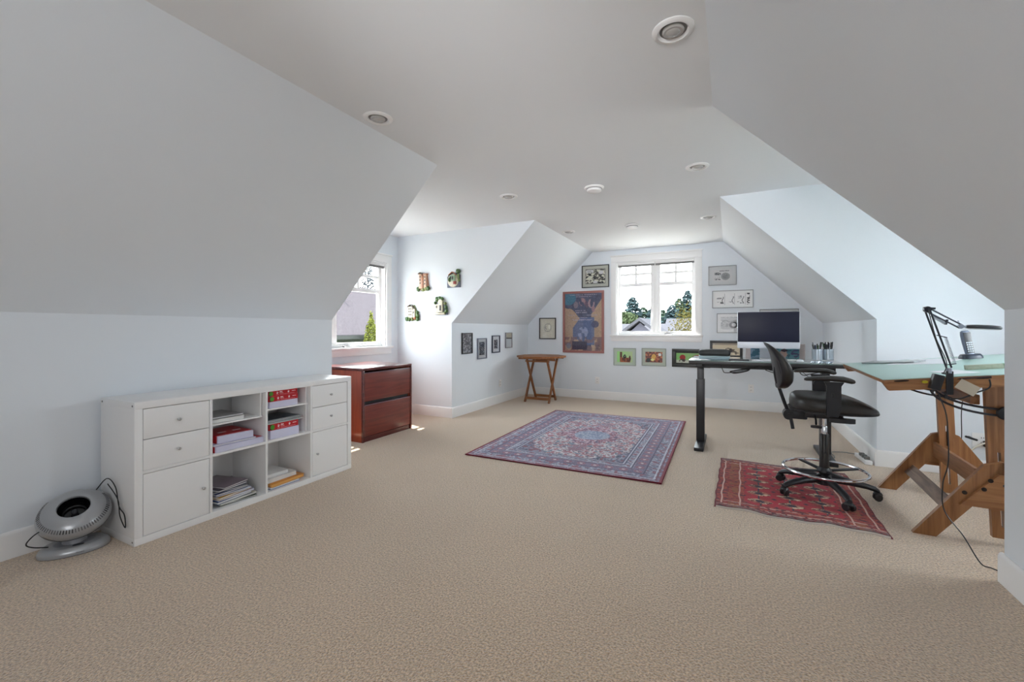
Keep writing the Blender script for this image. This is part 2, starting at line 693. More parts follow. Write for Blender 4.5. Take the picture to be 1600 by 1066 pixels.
# ------------------------------------------------------------------ windows (local: wall plane XZ, room towards -Y)
def window(name, loc, rotz, w, h, mull_c, mull_w, bars, blind=True, pane=None, label=''):
    """origin at the lower left corner of the opening; bars = (low bar z, its height, muntin z)"""
    r = bpy.data.objects.new(name, None)
    COL.objects.link(r)
    r.location = loc
    r.rotation_euler = (0, 0, rotz)
    r['kind'] = 'structure'
    r['label'] = label
    r['category'] = 'window'
    cw = 0.088
    MB().box((-cw, -0.02, 0), (0, 0, h), 0, 0.003).build('side_casing', TRIM, r)
    MB().box((w, -0.02, 0), (w + cw, 0, h), 0, 0.003).build('side_casing', TRIM, r)
    MB().box((-cw, -0.022, h), (w + cw, 0, h + 0.098), 0, 0.003).box((-cw - 0.012, -0.034, h + 0.098), (w + cw + 0.012, 0, h + 0.118), 0, 0.003).build('head_casing', TRIM, r)
    MB().box((-cw - 0.015, -0.05, -0.03), (w + cw + 0.015, 0.0, 0.0), 0, 0.006).box((0.001, 0, -0.02), (w - 0.001, 0.09, 0.0)).build('sill', TRIM, r)
    MB().box((-cw, -0.018, -0.105), (w + cw, 0, -0.03), 0, 0.003).build('apron', TRIM, r)
    j = 0.018
    MB().box((0, 0, 0), (j, 0.15, h)).box((w - j, 0, 0), (w, 0.15, h)).box((j, 0.001, h - j), (w - j, 0.149, h - .001)).box((j, 0.05, -0.01), (w - j, 0.158, 0.012)).build('jamb', TRIM, r)
    # fixed outer frame and mullion
    fr = MB()
    fr.box((j, 0.07, 0.012), (w - j, 0.13, 0.036), 0, 0.003)
    fr.box((j, 0.07, h - 0.05), (w - j, 0.13, h - j), 0, 0.003)
    fr.box((mull_c - 0.028, 0.06, 0.036), (mull_c + 0.028, 0.13, h - 0.05), 0, 0.003)
    fr.build('mullion_frame', TRIM, r)
    hw = (mull_w - 0.056) / 2
    for (a, b) in ((j, mull_c - 0.028), (mull_c + 0.028, w - j)):
        la = 0.045 if a < 0.1 else hw
        lb = 0.045 if b > w - 0.1 else hw
        s = bpy.data.objects.new('sash', None)
        COL.objects.link(s)
        s.parent = r
        g0, g1 = a + la, b - lb
        z0, z1 = 0.060, h - 0.06
        MB().box((a, 0.075, 0.036), (g0, 0.115, h - 0.05), 0, 0.003).box((g1, 0.075, 0.036), (b, 0.115, h - 0.05), 0, 0.003) \
            .box((g0, 0.075, 0.036), (g1, 0.115, z0)).box((g0, 0.075, z1), (g1, 0.115, h - 0.05)).build('sash_frame', TRIM, s)
        mb = MB()
        zb, hb, zm = bars
        mb.box((g0, 0.08, zb - hb / 2), (g1, 0.11, zb + hb / 2), 0, 0.002)
        mb.build('glazing_bar', TRIM, s)
        MB().box((g0, 0.085, zm - 0.018), (g1, 0.105, zm + 0.018), 0, 0.002).build('muntin', TRIM, s)
        MB().box(((g0 + g1) / 2 - 0.018, 0.087, zb + hb / 2), ((g0 + g1) / 2 + 0.018, 0.103, z1), 0, 0.002).build('muntin', TRIM, s)
        xm = (g0 + g1) / 2
        for (qa, qb, qc, qd) in ((g0, g1, z0, zb - hb / 2), (g0, xm - .018, zb + hb / 2, zm - .018), (xm + .018, g1, zb + hb / 2, zm - .018),
                                 (g0, xm - .018, zm + .018, z1), (xm + .018, g1, zm + .018, z1)):
            MB().add([(qa, .095, qc), (qb, .095, qc), (qb, .095, qd), (qa, .095, qd)], [(0, 1, 2, 3)]).build('glass_pane', pane or PANE, s)
        # crank handle near the mullion
    hx = mull_c - 0.05
    MB().box((hx - 0.012, 0.05, 0.2), (hx + 0.012, 0.075, 0.32), 0, 0.004).box((hx - 0.006, 0.03, 0.24), (hx + 0.006, 0.055, 0.34), 0, 0.003).build('lock_handle', TRIM, r)
    cx = mull_c + 0.2
    MB().box((cx - 0.06, 0.03, 0.0), (cx + 0.06, 0.07, 0.022), 0, 0.005).tube([(cx + .03, .04, .025), (cx - .05, .035, .03)], 0.006, 6).build('crank_handle', STEEL, r)
    if blind:
        for (a, b) in ((j + .004, mull_c - .004), (mull_c + .004, w - j - .004)):
            bl = MB().box((a, 0.005, h - j - 0.03), (b, 0.045, h - j - 0.002), 0, 0.002).build('blind_headrail', TRIM, r)
            st = MB()
            for k in range(6):
                st.box((a + .004, 0.008, h - j - 0.036 - k * 0.0045), (b - .004, 0.042, h - j - 0.0335 - k * 0.0045))
            st.build('blind_slats', mat('grey_blind', srgb(150, 150, 150), 0.5), bl)
    return r


window('window_1', (W1[0], YF, W1[2]), 0, W1[1] - W1[0], W1[3] - W1[2], 0.603, 0.145, (0.812, 0.052, 0.985),
       label='white gridded double casement window in the far gable wall')
window('window_2', (XDL, W2[0], W2[2]), PI / 2, W2[1] - W2[0], W2[3] - W2[2], 0.42, 0.13, (0.735, 0.05, 0.93),
       label='white casement window in the left dormer above the cherry filing cabinet')
window('window_3', (XDR, W3[1], W3[2]), -PI / 2, W3[1] - W3[0], W3[3] - W3[2], 0.45, 0.13, (0.80, 0.05, 0.96), pane=PANEC,
       label='white casement window in the right dormer')



# ------------------------------------------------------------------ outlets
def outlet(label, loc, rotz, double=False, name='wall_outlet'):
    t = thing(name, label, 'outlet', loc, rotz)
    w = 0.058 if double else 0.036
    MB().box((-w, -0.006, -0.058), (w, 0, 0.058), 0, 0.003).build('cover_plate', TRIM, t)
    for s in (-1, 1):
        sk = MB().box((-0.016, -0.0085, s * 0.022 - 0.015), (0.016, -0.005, s * 0.022 + 0.015), 0, 0.003).build('socket', TRIM, t)
        MB().box((-0.008, -0.0092, s * 0.022 - 0.006), (-0.005, -0.0084, s * 0.022 + 0.006)).box((0.005, -0.0092, s * 0.022 - 0.006), (0.008, -0.0084, s * 0.022 + 0.006)).build('slot', BLACK, sk)
    return t


outlet('small white outlet low on far wall below tall poster', (-1.98, YF, 0.313), 0)
outlet('small white outlet low on far wall behind the standing desk', (0.272, YF, 0.313), 0)
outlet('small white outlet low on left knee wall by slatted table', (XL, 6.0, 0.31), PI / 2)
outlet('wide white outlet low on wall behind the drafting table', (1.765, Y1, 0.29), 0, True)


# ------------------------------------------------------------------ recessed lights, detectors
def downlight(x, y, label):
    t = thing('recessed_light', label, 'ceiling light', (x, y, H), 0, 'recessed ceiling lights')
    MB().lathe([(0.088, 0.0), (0.088, -0.003), (0.082, -0.008), (0.066, -0.011), (0.06, -0.006), (0.056, 0.0)], 32, cap=False).build('trim_ring', TRIM, t)
    MB().lathe([(0.058, -0.001), (0.05, -0.0006), (0.049, -0.0002)], 32, cap=True).build('reflector', mat('dark_reflector', srgb(120, 118, 115), 0.3, 0.6), t)
    b = MB()
    Mb = Mrot('Y', 12)
    b.lathe([(0.046, -0.001), (0.046, -0.006), (0.040, -0.012), (0.03, -0.012), (0.026, -0.015), (0.012, -0.018), (0.0, -0.019)], 28, cap=False)
    b.build('lamp_lens', mat('frosted_lens', srgb(180, 178, 174), 0.15, 0.0, coat=0.6), t)
    return t


for x, y, l in ((-0.22, 1.985, 'largest round recessed ceiling light, above right near slope'),
                (-1.935, 1.985, 'recessed ceiling light at edge of the left near slope'),
                (-1.93, 3.73, 'recessed ceiling light left of the nearer smoke detector'),
                (-0.232, 3.73, 'recessed ceiling light right of the nearer smoke detector'),
                (-1.915, 5.43, 'small recessed light beside the far left slope top'),
                (-0.22, 5.45, 'small recessed light beside the far right slope top')):
    downlight(x, y, l)


def detector(x, y, r, label):
    t = thing('smoke_detector', label, 'smoke detector', (x, y, H), 0)
    MB().lathe([(r, 0), (r, -0.008), (r * 0.93, -0.014), (r * 0.86, -0.016)], 32).build('mounting_base', TRIM, t)
    MB().lathe([(r * 0.8, -0.014), (r * 0.8, -0.02), (r * 0.74, -0.036), (r * 0.6, -0.042), (0.0, -0.045)], 32, cap=False).build('sensor_dome', TRIM, t)
    MB().lathe([(r * 0.815, -0.016), (r * 0.815, -0.021)], 32, cap=False).build('vent_gap', mat('grey_gap', srgb(110, 110, 110), 0.6), t)


detector(-1.11, 3.85, 0.088, 'round white smoke detector nearer the camera, mid ceiling')
detector(-1.085, 5.455, 0.085, 'round white smoke detector farther off, before the gable window')


# ------------------------------------------------------------------ pictures
def picture(name, label, cx, cz, w, h, fw, fcol, matw, matcol, fn, nx=60, ny=60, wall='far', cy=None, cat='picture', group=None, depth=0.02, glass=True, rough=0.4):
    if wall == 'far':
        loc, rz = (cx, YF, cz), 0
    else:
        loc, rz = (XL, cy, cz), PI / 2
    t = thing(name, label, cat, loc, rz, group)
    fm = mat('frame_' + '_'.join(str(int(c)) for c in fcol), srgb(*fcol), rough)
    x, z = w / 2, h / 2
    mb = MB()
    mb.box((-x, -depth, -z), (x, -0.001, -z + fw), 0, 0.002).box((-x, -depth, z - fw), (x, -0.001, z), 0, 0.002)
    mb.box((-x, -depth, -z + fw), (-x + fw, -0.001, z - fw), 0, 0.002).box((x - fw, -depth, -z + fw), (x, -0.001, z - fw), 0, 0.002)
    mb.build('frame', fm, t)
    MB().box((-x + fw * .8, -0.006, -z + fw * .8), (x - fw * .8, -0.002, z - fw * .8)).build('mount_board', mat('mount_' + '_'.join(str(int(c)) for c in matcol), srgb(*[min(246, c * 1.13) for c in matcol]), 0.8), t)
    iw, ih = w - 2 * fw - 2 * matw, h - 2 * fw - 2 * matw * (1 if matw < 0.2 * h else 0.7)
    colour_grid('printed_sheet', iw, ih, nx, ny, lambda U, V: np.clip(fn(U, V) * 1.16, 0, 246), t, (0, -0.0075, 0))
    if glass:
        MB().add([(-x + fw, -depth * 0.7, -z + fw), (x - fw, -depth * 0.7, -z + fw), (x - fw, -depth * 0.7, z - fw), (-x + fw, -depth * 0.7, z - fw)], [(0, 1, 2, 3)]).build('glass', PICGLASS, t)
    return t


def comic(seed, dark=0.5, bgc=(214, 212, 196)):
    def fn(U, V):
        C = base_col(U, bgc)
        paint(C, vnoise(U, V, 16, 12, seed) > 0.62 - dark * .15, (40, 42, 42))
        paint(C, vnoise(U, V, 26, 20, seed + 1) > 0.68, (120, 118, 105))
        paint(C, rec(U, V, .05, .4, .75, .95), (235, 234, 222))
        paint(C, rec(U, V, .08, .35, .79, .82) | rec(U, V, .08, .3, .87, .9), (60, 60, 60), .6)
        paint(C, ell(U, V, .8, .75, .12, .12), (230, 228, 215))
        paint(C, ell(U, V, .5, .12, .12, .09), (235, 232, 220))
        paint(C, (U < .025) | (U > .975) | (V < .03) | (V > .97), (35, 35, 35))
        return C
    return fn


picture('framed_print', 'black framed comic drawing above the poster beside the window', -2.013, 2.058, 0.468, 0.378, 0.015, (52, 54, 52), 0.05, (196, 197, 186), comic(3))


def sketch_small(U, V):
    C = base_col(U, (190, 186, 172))
    C += (vnoise(U, V, 14, 16, 5)[..., None] - .5) * 10
    g = np.abs(((U - .5) / .3) ** 2 + ((V - .55) / .24) ** 2 - 1 + 0.6 * (vnoise(U, V, 9, 9, 6) - .5))
    paint(C, g < .16, (120, 118, 112), .75)
    paint(C, ell(U, V, .42, .55, .13, .12) & (vnoise(U, V, 12, 12, 8) > .5), (105, 103, 100), .6)
    paint(C, ell(U, V, .65, .6, .1, .14), (212, 210, 200))
    return C


picture('framed_print', 'small black framed pale sketch above the round wooden table', -2.875, 1.184, 0.316, 0.376, 0.016, (48, 45, 44), 0.03, (192, 188, 174), sketch_small)


def poster(U, V):
    n = vnoise(U, V, 14, 18, 11)
    n2 = vnoise(U, V, 5, 6, 12)
    C = base_col(U, (58, 62, 90))
    C += (n[..., None] - .5) * 34
    paint(C, ell(U, V, .1, .92, .2, .12), (38, 128, 158), .8)
    paint(C, (V < .72 - .5 * U + .1 * n2) & (U < .5), (200, 160, 118))
    paint(C, (V < .9 - .95 * (1 - U)) & (U > .72), (206, 168, 122))
    paint(C, rec(U, V, .22, .8, .1, .58) & (V < .2 + .9 * U) & (n2 + .3 * n > .35), (70, 92, 150), .85)
    paint(C, (V < .24) & (n > .45), (128, 88, 82), .8)
    paint(C, rec(U, V, .2, .6, .02, .16), (48, 40, 62))
    for cx_, cy_, rx, ry, c in ((.3, .8, .06, .06, (150, 130, 140)), (.48, .85, .09, .07, (196, 140, 138)), (.72, .82, .09, .08, (206, 160, 160)), (.58, .78, .05, .09, (96, 62, 80)), (.78, .72, .05, .05, (186, 128, 128))):
        paint(C, ell(U, V, cx_, cy_, rx, ry) & (n > .32), c, .85)
    paint(C, ell(U, V, .5, .3, .14, .12) & (n > .5), (170, 178, 208), .8)
    paint(C, ell(U, V, .82, .46, .1, .06), (46, 48, 90), .8)
    for v0, a, b in ((.975, .14, .86), (.945, .3, .74), (.70, .28, .62), (.665, .3, .6), (.62, .1, .28), (.62, .6, .88), (.575, .3, .62), (.545, .2, .74), (.53, .24, .7)):
        paint(C, rec(U, V, a, b, v0 - .006, v0 + .008) & (vnoise(U, V, 60, 4, int(v0 * 100)) > .3), (214, 200, 214), .7)
    for k in range(4):
        paint(C, rec(U, V, .84, .94, .03 + k * .022, .042 + k * .022), (70, 50, 70), .6)
    paint(C, ell(U, V, .1, .08, .07, .05), (120, 130, 150), .7)
    C += (vnoise(U, V, 50, 70, 14)[..., None] - .5) * 34
    return C * .70 + np.array((146, 148, 172)) * .30  # bluish haze mixed into the print, stands in for reflections on its glass


picture('framed_poster', 'tall red-brown framed film poster on far wall left of window', -2.225, 1.293, 0.722, 1.05, 0.038, (160, 104, 98), 0.0, (90, 60, 60), poster, 110, 160, cat='poster', depth=0.025)


def cel(bgc, seed, kind):
    def fn(U, V):
        n = vnoise(U, V, 12, 9, seed)
        C = base_col(U, bgc)
        C += ((1 - U)[..., None] - .5) * np.array([-30, 10, -25])
        if kind == 0:
            paint(C, rec(U, V, .18, .34, .02, .95), (96, 52, 34))
            paint(C, rec(U, V, .2, .85, .0, .46) & (V < .5 - .1 * U), (150, 82, 52))
            paint(C, (rec(U, V, .34, .86, .03, .4)) & (n > .55), (92, 50, 36))
            paint(C, ell(U, V, .5, .52, .1, .2) & (n > .25), (40, 42, 40))
            paint(C, ell(U, V, .83, .35, .06, .28), (84, 50, 42))
        elif kind == 1:
            paint(C, n > .0, (120, 70, 66))
            paint(C, n > .42, (74, 46, 48))
            paint(C, (n > .6), (178, 116, 84))
            paint(C, ell(U, V, .5, .5, .14, .3), (202, 160, 84))
            paint(C, ell(U, V, .42, .25, .1, .12), (225, 205, 140))
            paint(C, ell(U, V, .85, .75, .09, .14), (235, 226, 210))
            paint(C, ell(U, V, .68, .3, .1, .26) & (n < .6), (150, 76, 60))
            paint(C, ell(U, V, .18, .2, .14, .2), (58, 62, 64))
        else:
            paint(C, V < .3, (208, 216, 196))
            paint(C, ell(U, V, .22, .55, .1, .28), (178, 44, 40))
            paint(C, ell(U, V, .22, .22, .12, .18) & (n > .3), (74, 64, 52))
            paint(C, ell(U, V, .72, .6, .16, .22) & (n > .3), (160, 76, 58))
            paint(C, ell(U, V, .55, .45, .08, .12), (72, 110, 84))
            paint(C, ell(U, V, .72, .34, .1, .15) & (n > .4), (226, 200, 170))
        return C
    return fn


picture('framed_print', 'pale green framed drawing with brown shape, left of three under window', -1.525, 0.72, 0.362, 0.288, 0.012, (168, 176, 172), 0.045, (176, 190, 176), cel((156, 194, 134), 21, 0), 48, 40)
picture('framed_print', 'sage framed dark crowded picture, middle of three under window', -1.07, 0.728, 0.372, 0.28, 0.012, (160, 168, 160), 0.045, (176, 184, 172), cel((128, 80, 70), 22, 1), 48, 40)
picture('framed_print', 'black framed green picture partly hidden by standing desk corner', -0.53, 0.728, 0.54, 0.278, 0.045, (44, 45, 42), 0.018, (60, 60, 56), cel((158, 200, 128), 23, 2), 60, 40)


def white_print(kind, seed):
    def fn(U, V):
        n = vnoise(U, V, 22, 16, seed)
        C = base_col(U, (214, 216, 218))
        if kind == 0:
            paint(C, ell(U, V, .66, .42, .23, .32), (152, 153, 155))
            paint(C, ell(U, V, .66, .42, .15, .2) & (n > .45), (128, 129, 132))
            paint(C, rec(U, V, .1, .42, .55, .78) & (n > .35), (86, 88, 92))
            paint(C, rec(U, V, .35, .85, .86, .93) & (n > .3), (120, 121, 125))
            paint(C, rec(U, V, .08, .4, .12, .26) & (n > .35), (120, 122, 125))
            paint(C, rec(U, V, .08, .4, .34, .4) & (n > .5), (150, 152, 155))
        elif kind == 1:
            for x in (.17, .45, .73):
                paint(C, rec(U, V, x, x + .09, .15, .7) & (np.abs(U - x - .06 - .02 * np.sin(V * 12)) < .012), (96, 98, 100))
                paint(C, rec(U, V, x - .1, x + .04, .24, .3) & (n > .35), (110, 112, 116))
                paint(C, ell(U, V, x + .03, .2, .05, .08) & (n > .5), (86, 88, 90))
            paint(C, rec(U, V, .05, .2, .52, .62) & (n > .45), (130, 132, 135))
            paint(C, rec(U, V, .66, .76, .55, .75) & (n > .45), (130, 132, 135))
            paint(C, rec(U, V, .9, .98, .05, .95) & (n > .42), (58, 60, 64))
            for x in (.28, .56, .86):
                paint(C, rec(U, V, x, x + .005, .05, .95), (150, 152, 155))
        else:
            paint(C, vnoise(U, V, 6, 5, seed) > .3, (170, 171, 172))
            paint(C, (n > .55) & (V > .2), (140, 142, 145))
            paint(C, rec(U, V, 0, 1, .75, .95), (176, 178, 180))
            paint(C, ell(U, V, .42, .35, .14, .28), (46, 48, 52))
            paint(C, ell(U, V, .43, .36, .07, .14), (205, 206, 208))
            paint(C, ell(U, V, .75, .4, .1, .14) & (n > .5), (90, 92, 96))
        return C
    return fn


GF = (140, 142, 144)
picture('framed_print', 'thin grey framed white print with round motif right of window', -0.098, 1.962, 0.374, 0.288, 0.009, GF, 0.05, (216, 218, 220), white_print(0, 31), 60, 44)
picture('framed_print', 'wide grey framed strip cartoon, second down right of window', 0.034, 1.61, 0.536, 0.258, 0.009, GF, 0.026, (216, 218, 220), white_print(1, 32), 90, 40)
picture('framed_print', 'grey framed cartoon partly behind the left edge of the screen', 0.078, 1.258, 0.5, 0.288, 0.009, GF, 0.045, (218, 219, 222), white_print(2, 33), 60, 40)
picture('framed_print', 'grey framed print almost wholly hidden behind the computer screen', 0.613, 1.33, 0.47, 0.245, 0.009, GF, 0.045, (218, 219, 222), white_print(2, 34), 40, 30)


def dark_behind(U, V):
    C = base_col(U, (196, 184, 160))
    n = vnoise(U, V, 14, 10, 41)
    paint(C, (V < .5) & (n > .55), (96, 84, 72))
    paint(C, ell(U, V, .6, .4, .14, .2) & (n > .4), (60, 56, 54))
    paint(C, V > .82, (150, 140, 125))
    return C


picture('framed_print', 'thick black framed tan picture behind the black case on desk', -0.05, 0.875, 0.43, 0.25, 0.035, (40, 40, 42), 0.0, (60, 58, 55), dark_behind, 50, 30)


def teal_behind(U, V):
    n = vnoise(U, V, 14, 8, 42)
    C = base_col(U, (96, 158, 176))
    paint(C, U < .45, (126, 160, 184))
    paint(C, n > .6, (66, 116, 140))
    paint(C, ell(U, V, .68, .45, .08, .3), (206, 176, 168))
    paint(C, ell(U, V, .7, .75, .07, .12), (60, 40, 60))
    paint(C, ell(U, V, .92, .5, .08, .3) & (n > .4), (90, 90, 140))
    return C


picture('framed_print', 'pale framed blue-teal picture low behind the computer stand', 0.56, 0.83, 0.72, 0.27, 0.012, (206, 200, 200), 0.055, (216, 208, 208), teal_behind, 60, 26)


def grey_photo(seed, base, lo, hi):
    def fn(U, V):
        n = vnoise(U, V, 9, 14, seed)
        C = base_col(U, base)
        paint(C, n > .5, lo)
        paint(C, vnoise(U, V, 14, 20, seed + 50) > .68, hi)
        return C
    return fn


picture('framed_print', 'black thin framed grey drawing, nearest on the left knee wall', 0, 0.972, 0.262, 0.29, 0.014, (38, 38, 42), 0.004, (200, 200, 200), grey_photo(51, (196, 197, 202), (140, 142, 150), (96, 98, 104)), 30, 40, wall='left', cy=5.028)
picture('framed_print', 'silver framed dark portrait, lowest on the left knee wall', 0, 0.885, 0.262, 0.305, 0.014, (120, 126, 142), 0.042, (214, 215, 220), grey_photo(52, (74, 80, 92), (44, 48, 58), (160, 164, 172)), 26, 36, wall='left', cy=5.43)
picture('framed_print', 'navy framed small photo, third along the left knee wall', 0, 0.938, 0.246, 0.268, 0.014, (50, 54, 72), 0.05, (214, 215, 220), grey_photo(53, (52, 56, 76), (34, 36, 52), (190, 190, 198)), 20, 30, wall='left', cy=5.85)
picture('framed_print', 'pale grey framed photo, farthest along the left knee wall', 0, 0.989, 0.232, 0.255, 0.012, (150, 152, 158), 0.05, (206, 207, 212), grey_photo(54, (78, 82, 92), (52, 54, 62), (190, 190, 196)), 20, 30, wall='left', cy=6.283)


# ------------------------------------------------------------------ relief cottages on the dormer cheek wall
def relief(label, cx, cz, kind):
    t = thing('ceramic_cottage', label, 'wall ornament', (cx, Y1, cz), 0)
    gr = mat('glazed_green', srgb(64, 96, 44), 0.3, bump=0.6, bscale=60, var=0.4, vscale=60)
    gr2 = mat('glazed_olive', srgb(128, 140, 84), 0.35, bump=0.5, bscale=60, var=0.3, vscale=60)
    cr = mat('glazed_cream', srgb(214, 206, 184), 0.35, var=0.12, vscale=50)
    tc = mat('glazed_terracotta', srgb(168, 106, 74), 0.35, var=0.25, vscale=50)
    rf = mat('glazed_roof', srgb(96, 78, 66), 0.35, var=0.3, vscale=60)
    dk = mat('glazed_dark', srgb(54, 44, 44), 0.3)
    bl = mat('glazed_slate', srgb(92, 98, 116), 0.35, var=0.2, vscale=40)

    def bush(x, z, r, m_=gr, y=-0.02, sz=1.0):
        ico = bmesh.new()
        bmesh.ops.create_icosphere(ico, subdivisions=2, radius=1)
        rnd = random.Random(int((x + z) * 1e4))
        mb = MB()
        mb.add([(x + q.co.x * r * (1 + rnd.uniform(-.18, .18)), y + q.co.y * 0.018, z + q.co.z * r * sz * (1 + rnd.uniform(-.18, .18))) for q in ico.verts],
               [tuple(v.index for v in f.verts) for f in ico.faces])
        ico.free()
        mb.build('bush', m_, t, angle=80)

    def win(x, z, w, h, y=-0.036, m_=dk):
        MB().box((x - w / 2, y - .003, z - h / 2), (x + w / 2, y, z + h / 2), 0, 0.001).build('small_window', m_, t)

    def gable(x, z, w, h, m_, y=-0.042, th=.008):
        MB().beam((x - w / 2, y / 2, z), (x, y / 2, z + h), abs(y), th, 0, .002, up=(0, 0, 1)).beam((x, y / 2, z + h), (x + w / 2, y / 2, z), abs(y), th, 0, .002).build('roof', m_, t)

    if kind == 0:   # two tall terracotta towers
        MB().prism([(-.09, -.12), (.1, -.12), (.08, -.02), (.062, .1), (-.05, .1), (-.062, -.02)], 0, 0.018, 0, Mrot('X', 90)).build('backing', tc, t)
        MB().box((-.062, -.034, -.1), (-.014, 0, .1), 0, .004).box((.016, -.032, -.1), (.064, 0, .088), 0, .004).build('tower_wall', mat('glazed_pink', srgb(206, 172, 146), .35, var=.15, vscale=50), t)
        MB().box((-.012, -.04, -.1), (.014, 0, .075), 0, .004).build('stair_column', tc, t)
        gable(-.038, .098, .075, .022, rf)
        MB().box((.008, -.042, .088), (.078, 0, .099), 0, .003).build('roof', tc, t)
        for z in (.06, .015, -.03):
            win(-.038, z, .016, .024)
            win(.042, z - .008, .016, .024)
        bush(-.08, -.105, .034)
        bush(.0, -.112, .034, gr2)
        bush(.085, -.1, .032, gr)
        bush(.05, -.105, .028, gr2)
    elif kind == 1:  # cottage with round garden and slate base
        MB().prism([(-.1, -.11), (.1, -.11), (.1, .05), (.06, .08), (-.06, .08), (-.1, .03)], 0, 0.016, 0, Mrot('X', 90)).build('backing', bl, t)
        MB().lathe([(.085, 0), (.085, .022), (.07, .026), (0, .026)], 24, 0, Mloc(-.005, 0, -.02) @ Mrot('X', 90), cap=False).build('garden_ring', cr, t)
        MB().box((-.05, -.045, -.03), (.035, 0, .05), 0, .004).build('cottage_wall', mat('glazed_mint', srgb(150, 178, 150), .35, var=.2, vscale=50), t)
        gable(-.01, .05, .12, .045, tc)
        win(-.028, .012, .02, .04, -.047)
        win(.006, .012, .02, .04, -.047)
        MB().box((.01, -.045, -.07), (.05, 0, -.03), 0, .005).build('flower_bed', mat('glazed_red', srgb(150, 62, 52), .35, var=.3, vscale=70), t)
        bush(.075, .1, .034)
        bush(.075, .03, .022, gr2, sz=1.8)
        bush(-.045, -.01, .02, gr, -.045, 1.6)
        bush(.085, -.02, .02, gr2)
    elif kind == 2:  # white tower house with steps of bushes
        MB().prism([(-.1, -.11), (.1, -.11), (.085, -.02), (.03, .1), (-.03, .1), (-.07, -.02)], 0, 0.016, 0, Mrot('X', 90)).build('backing', gr2, t)
        MB().box((-.062, -.034, -.07), (.012, 0, .08), 0, .004).box((.012, -.03, -.07), (.05, 0, .045), 0, .004).build('tower_wall', cr, t)
        gable(-.024, .078, .1, .03, rf)
        MB().beam((.0, -.02, .075), (.062, -.02, .045), .04, .008, 0, .002).build('roof', rf, t)
        for z in (.05, .012, -.03):
            win(-.042, z, .014, .02)
            win(-.012, z, .014, .02)
        win(.03, .0, .016, .03, -.032)
        for x, z, r in ((-.095, -.09, .03), (-.05, -.1, .025), (.09, .0, .024), (.095, -.05, .028), (.09, -.095, .03)):
            bush(x, z, r)
        for x, z, r in ((.0, -.095, .024), (.045, -.08, .024)):
            bush(x, z, r, tc if x > 0 else gr2)
    else:           # cream arched house under a leafy crown
        MB().prism([(-.1, -.11), (.1, -.11), (.1, -.03), (.055, .06), (-.06, .08), (-.1, .03)], 0, 0.016, 0, Mrot('X', 90)).build('backing', bl, t)
        MB().box((-.09, -.03, -.085), (-.03, 0, .03), 0, .005).box((-.03, -.042, -.08), (.04, 0, .06), 0, .006).build('cottage_wall', cr, t)
        MB().lathe([(.035, 0), (.035, .044), (0, .046)], 20, 0, Mloc(.005, 0, .058) @ Mrot('X', 90), cap=False).build('arched_roof', cr, t)
        win(.006, -.02, .028, .07, -.045)
        win(-.062, -.005, .018, .03, -.033)
        MB().box((-.09, -.045, -.108), (.07, 0, -.085), 0, .004).build('path', cr, t)
        for x, z, r in ((-.06, .095, .034), (-.02, .105, .032), (.02, .098, .028), (-.09, .05, .02)):
            bush(x, z, r)
        for x, z, r in ((.07, .04, .022), (.085, -.01, .024), (.09, -.06, .028), (.06, -.09, .022)):
            bush(x, z, r, gr if x > .08 else gr2)
    return t


relief('terracotta twin tower cottage ornament, upper left on wall', -3.72, 1.822, 0)
relief('ornament of mint cottage with round garden, upper right on wall', -3.222, 1.824, 1)
relief('white tower house ornament among bushes, lower left on wall', -3.905, 1.4, 2)
relief('cream arched house ornament under leafy crown, lower right on wall', -3.423, 1.47, 3)


# ------------------------------------------------------------------ white cube storage unit
CX, CY = -3.22, 1.127
cab = thing('storage_unit', 'long low white cube storage unit against left wall', 'storage unit', (CX, CY, 0))
D_, L_, H_ = 0.39, 1.47, 0.77
t0, t1 = 0.038, 0.015
cell = (L_ - 2 * t0 - 3 * t1) / 4
MB().box((0, 0, H_ - t0), (D_, L_, H_), 0, .0015).build('top_panel', WHITEP, cab)
MB().box((0, 0, 0), (D_, L_, t0), 0, .0015).build('bottom_panel', WHITEP, cab)
for y in (0, L_ - t0):
    sp = MB().box((0, y, t0), (D_, y + t0, H_ - t0), 0, .0015).build('side_panel', WHITEP, cab)
    if y == 0:
        for xx, zz in ((.02, .75), (.37, .75), (.37, .02)):
            MB().lathe([(.0055, 0), (.0055, .0012), (0, .0014)], 10, 0, Mloc(xx, 0, zz) @ Mrot('X', 90), cap=False).build('cover_cap', mat('grey_cap', srgb(110, 110, 112), .5), sp)
MB().box((0.004, t0, t0), (0.01, L_ - t0, H_ - t0)).build('back_panel', WHITEP, cab)
ys = [t0 + i * (cell + t1) for i in range(4)]
for i in (1, 2, 3):
    MB().box((.01, ys[i] - t1, t0), (D_ - .002, ys[i], H_ - t0), 0, .001).build('divider_panel', WHITEP, cab)
zm0 = (H_ - t1) / 2
for i in range(4):
    MB().box((.01, ys[i], zm0), (D_ - .002, ys[i] + cell, zm0 + t1), 0, .001).build('shelf_panel', WHITEP, cab)
g = 0.0038


def knob(parent, y, z):
    MB().lathe([(.0045, 0), (.0045, .008), (.008, .011), (.009, .017), (.006, .02), (0, .0205)], 14, 0, Mloc(D_ - .004, y, z) @ Mrot('Y', 90), cap=False).build('knob', STEEL, parent)


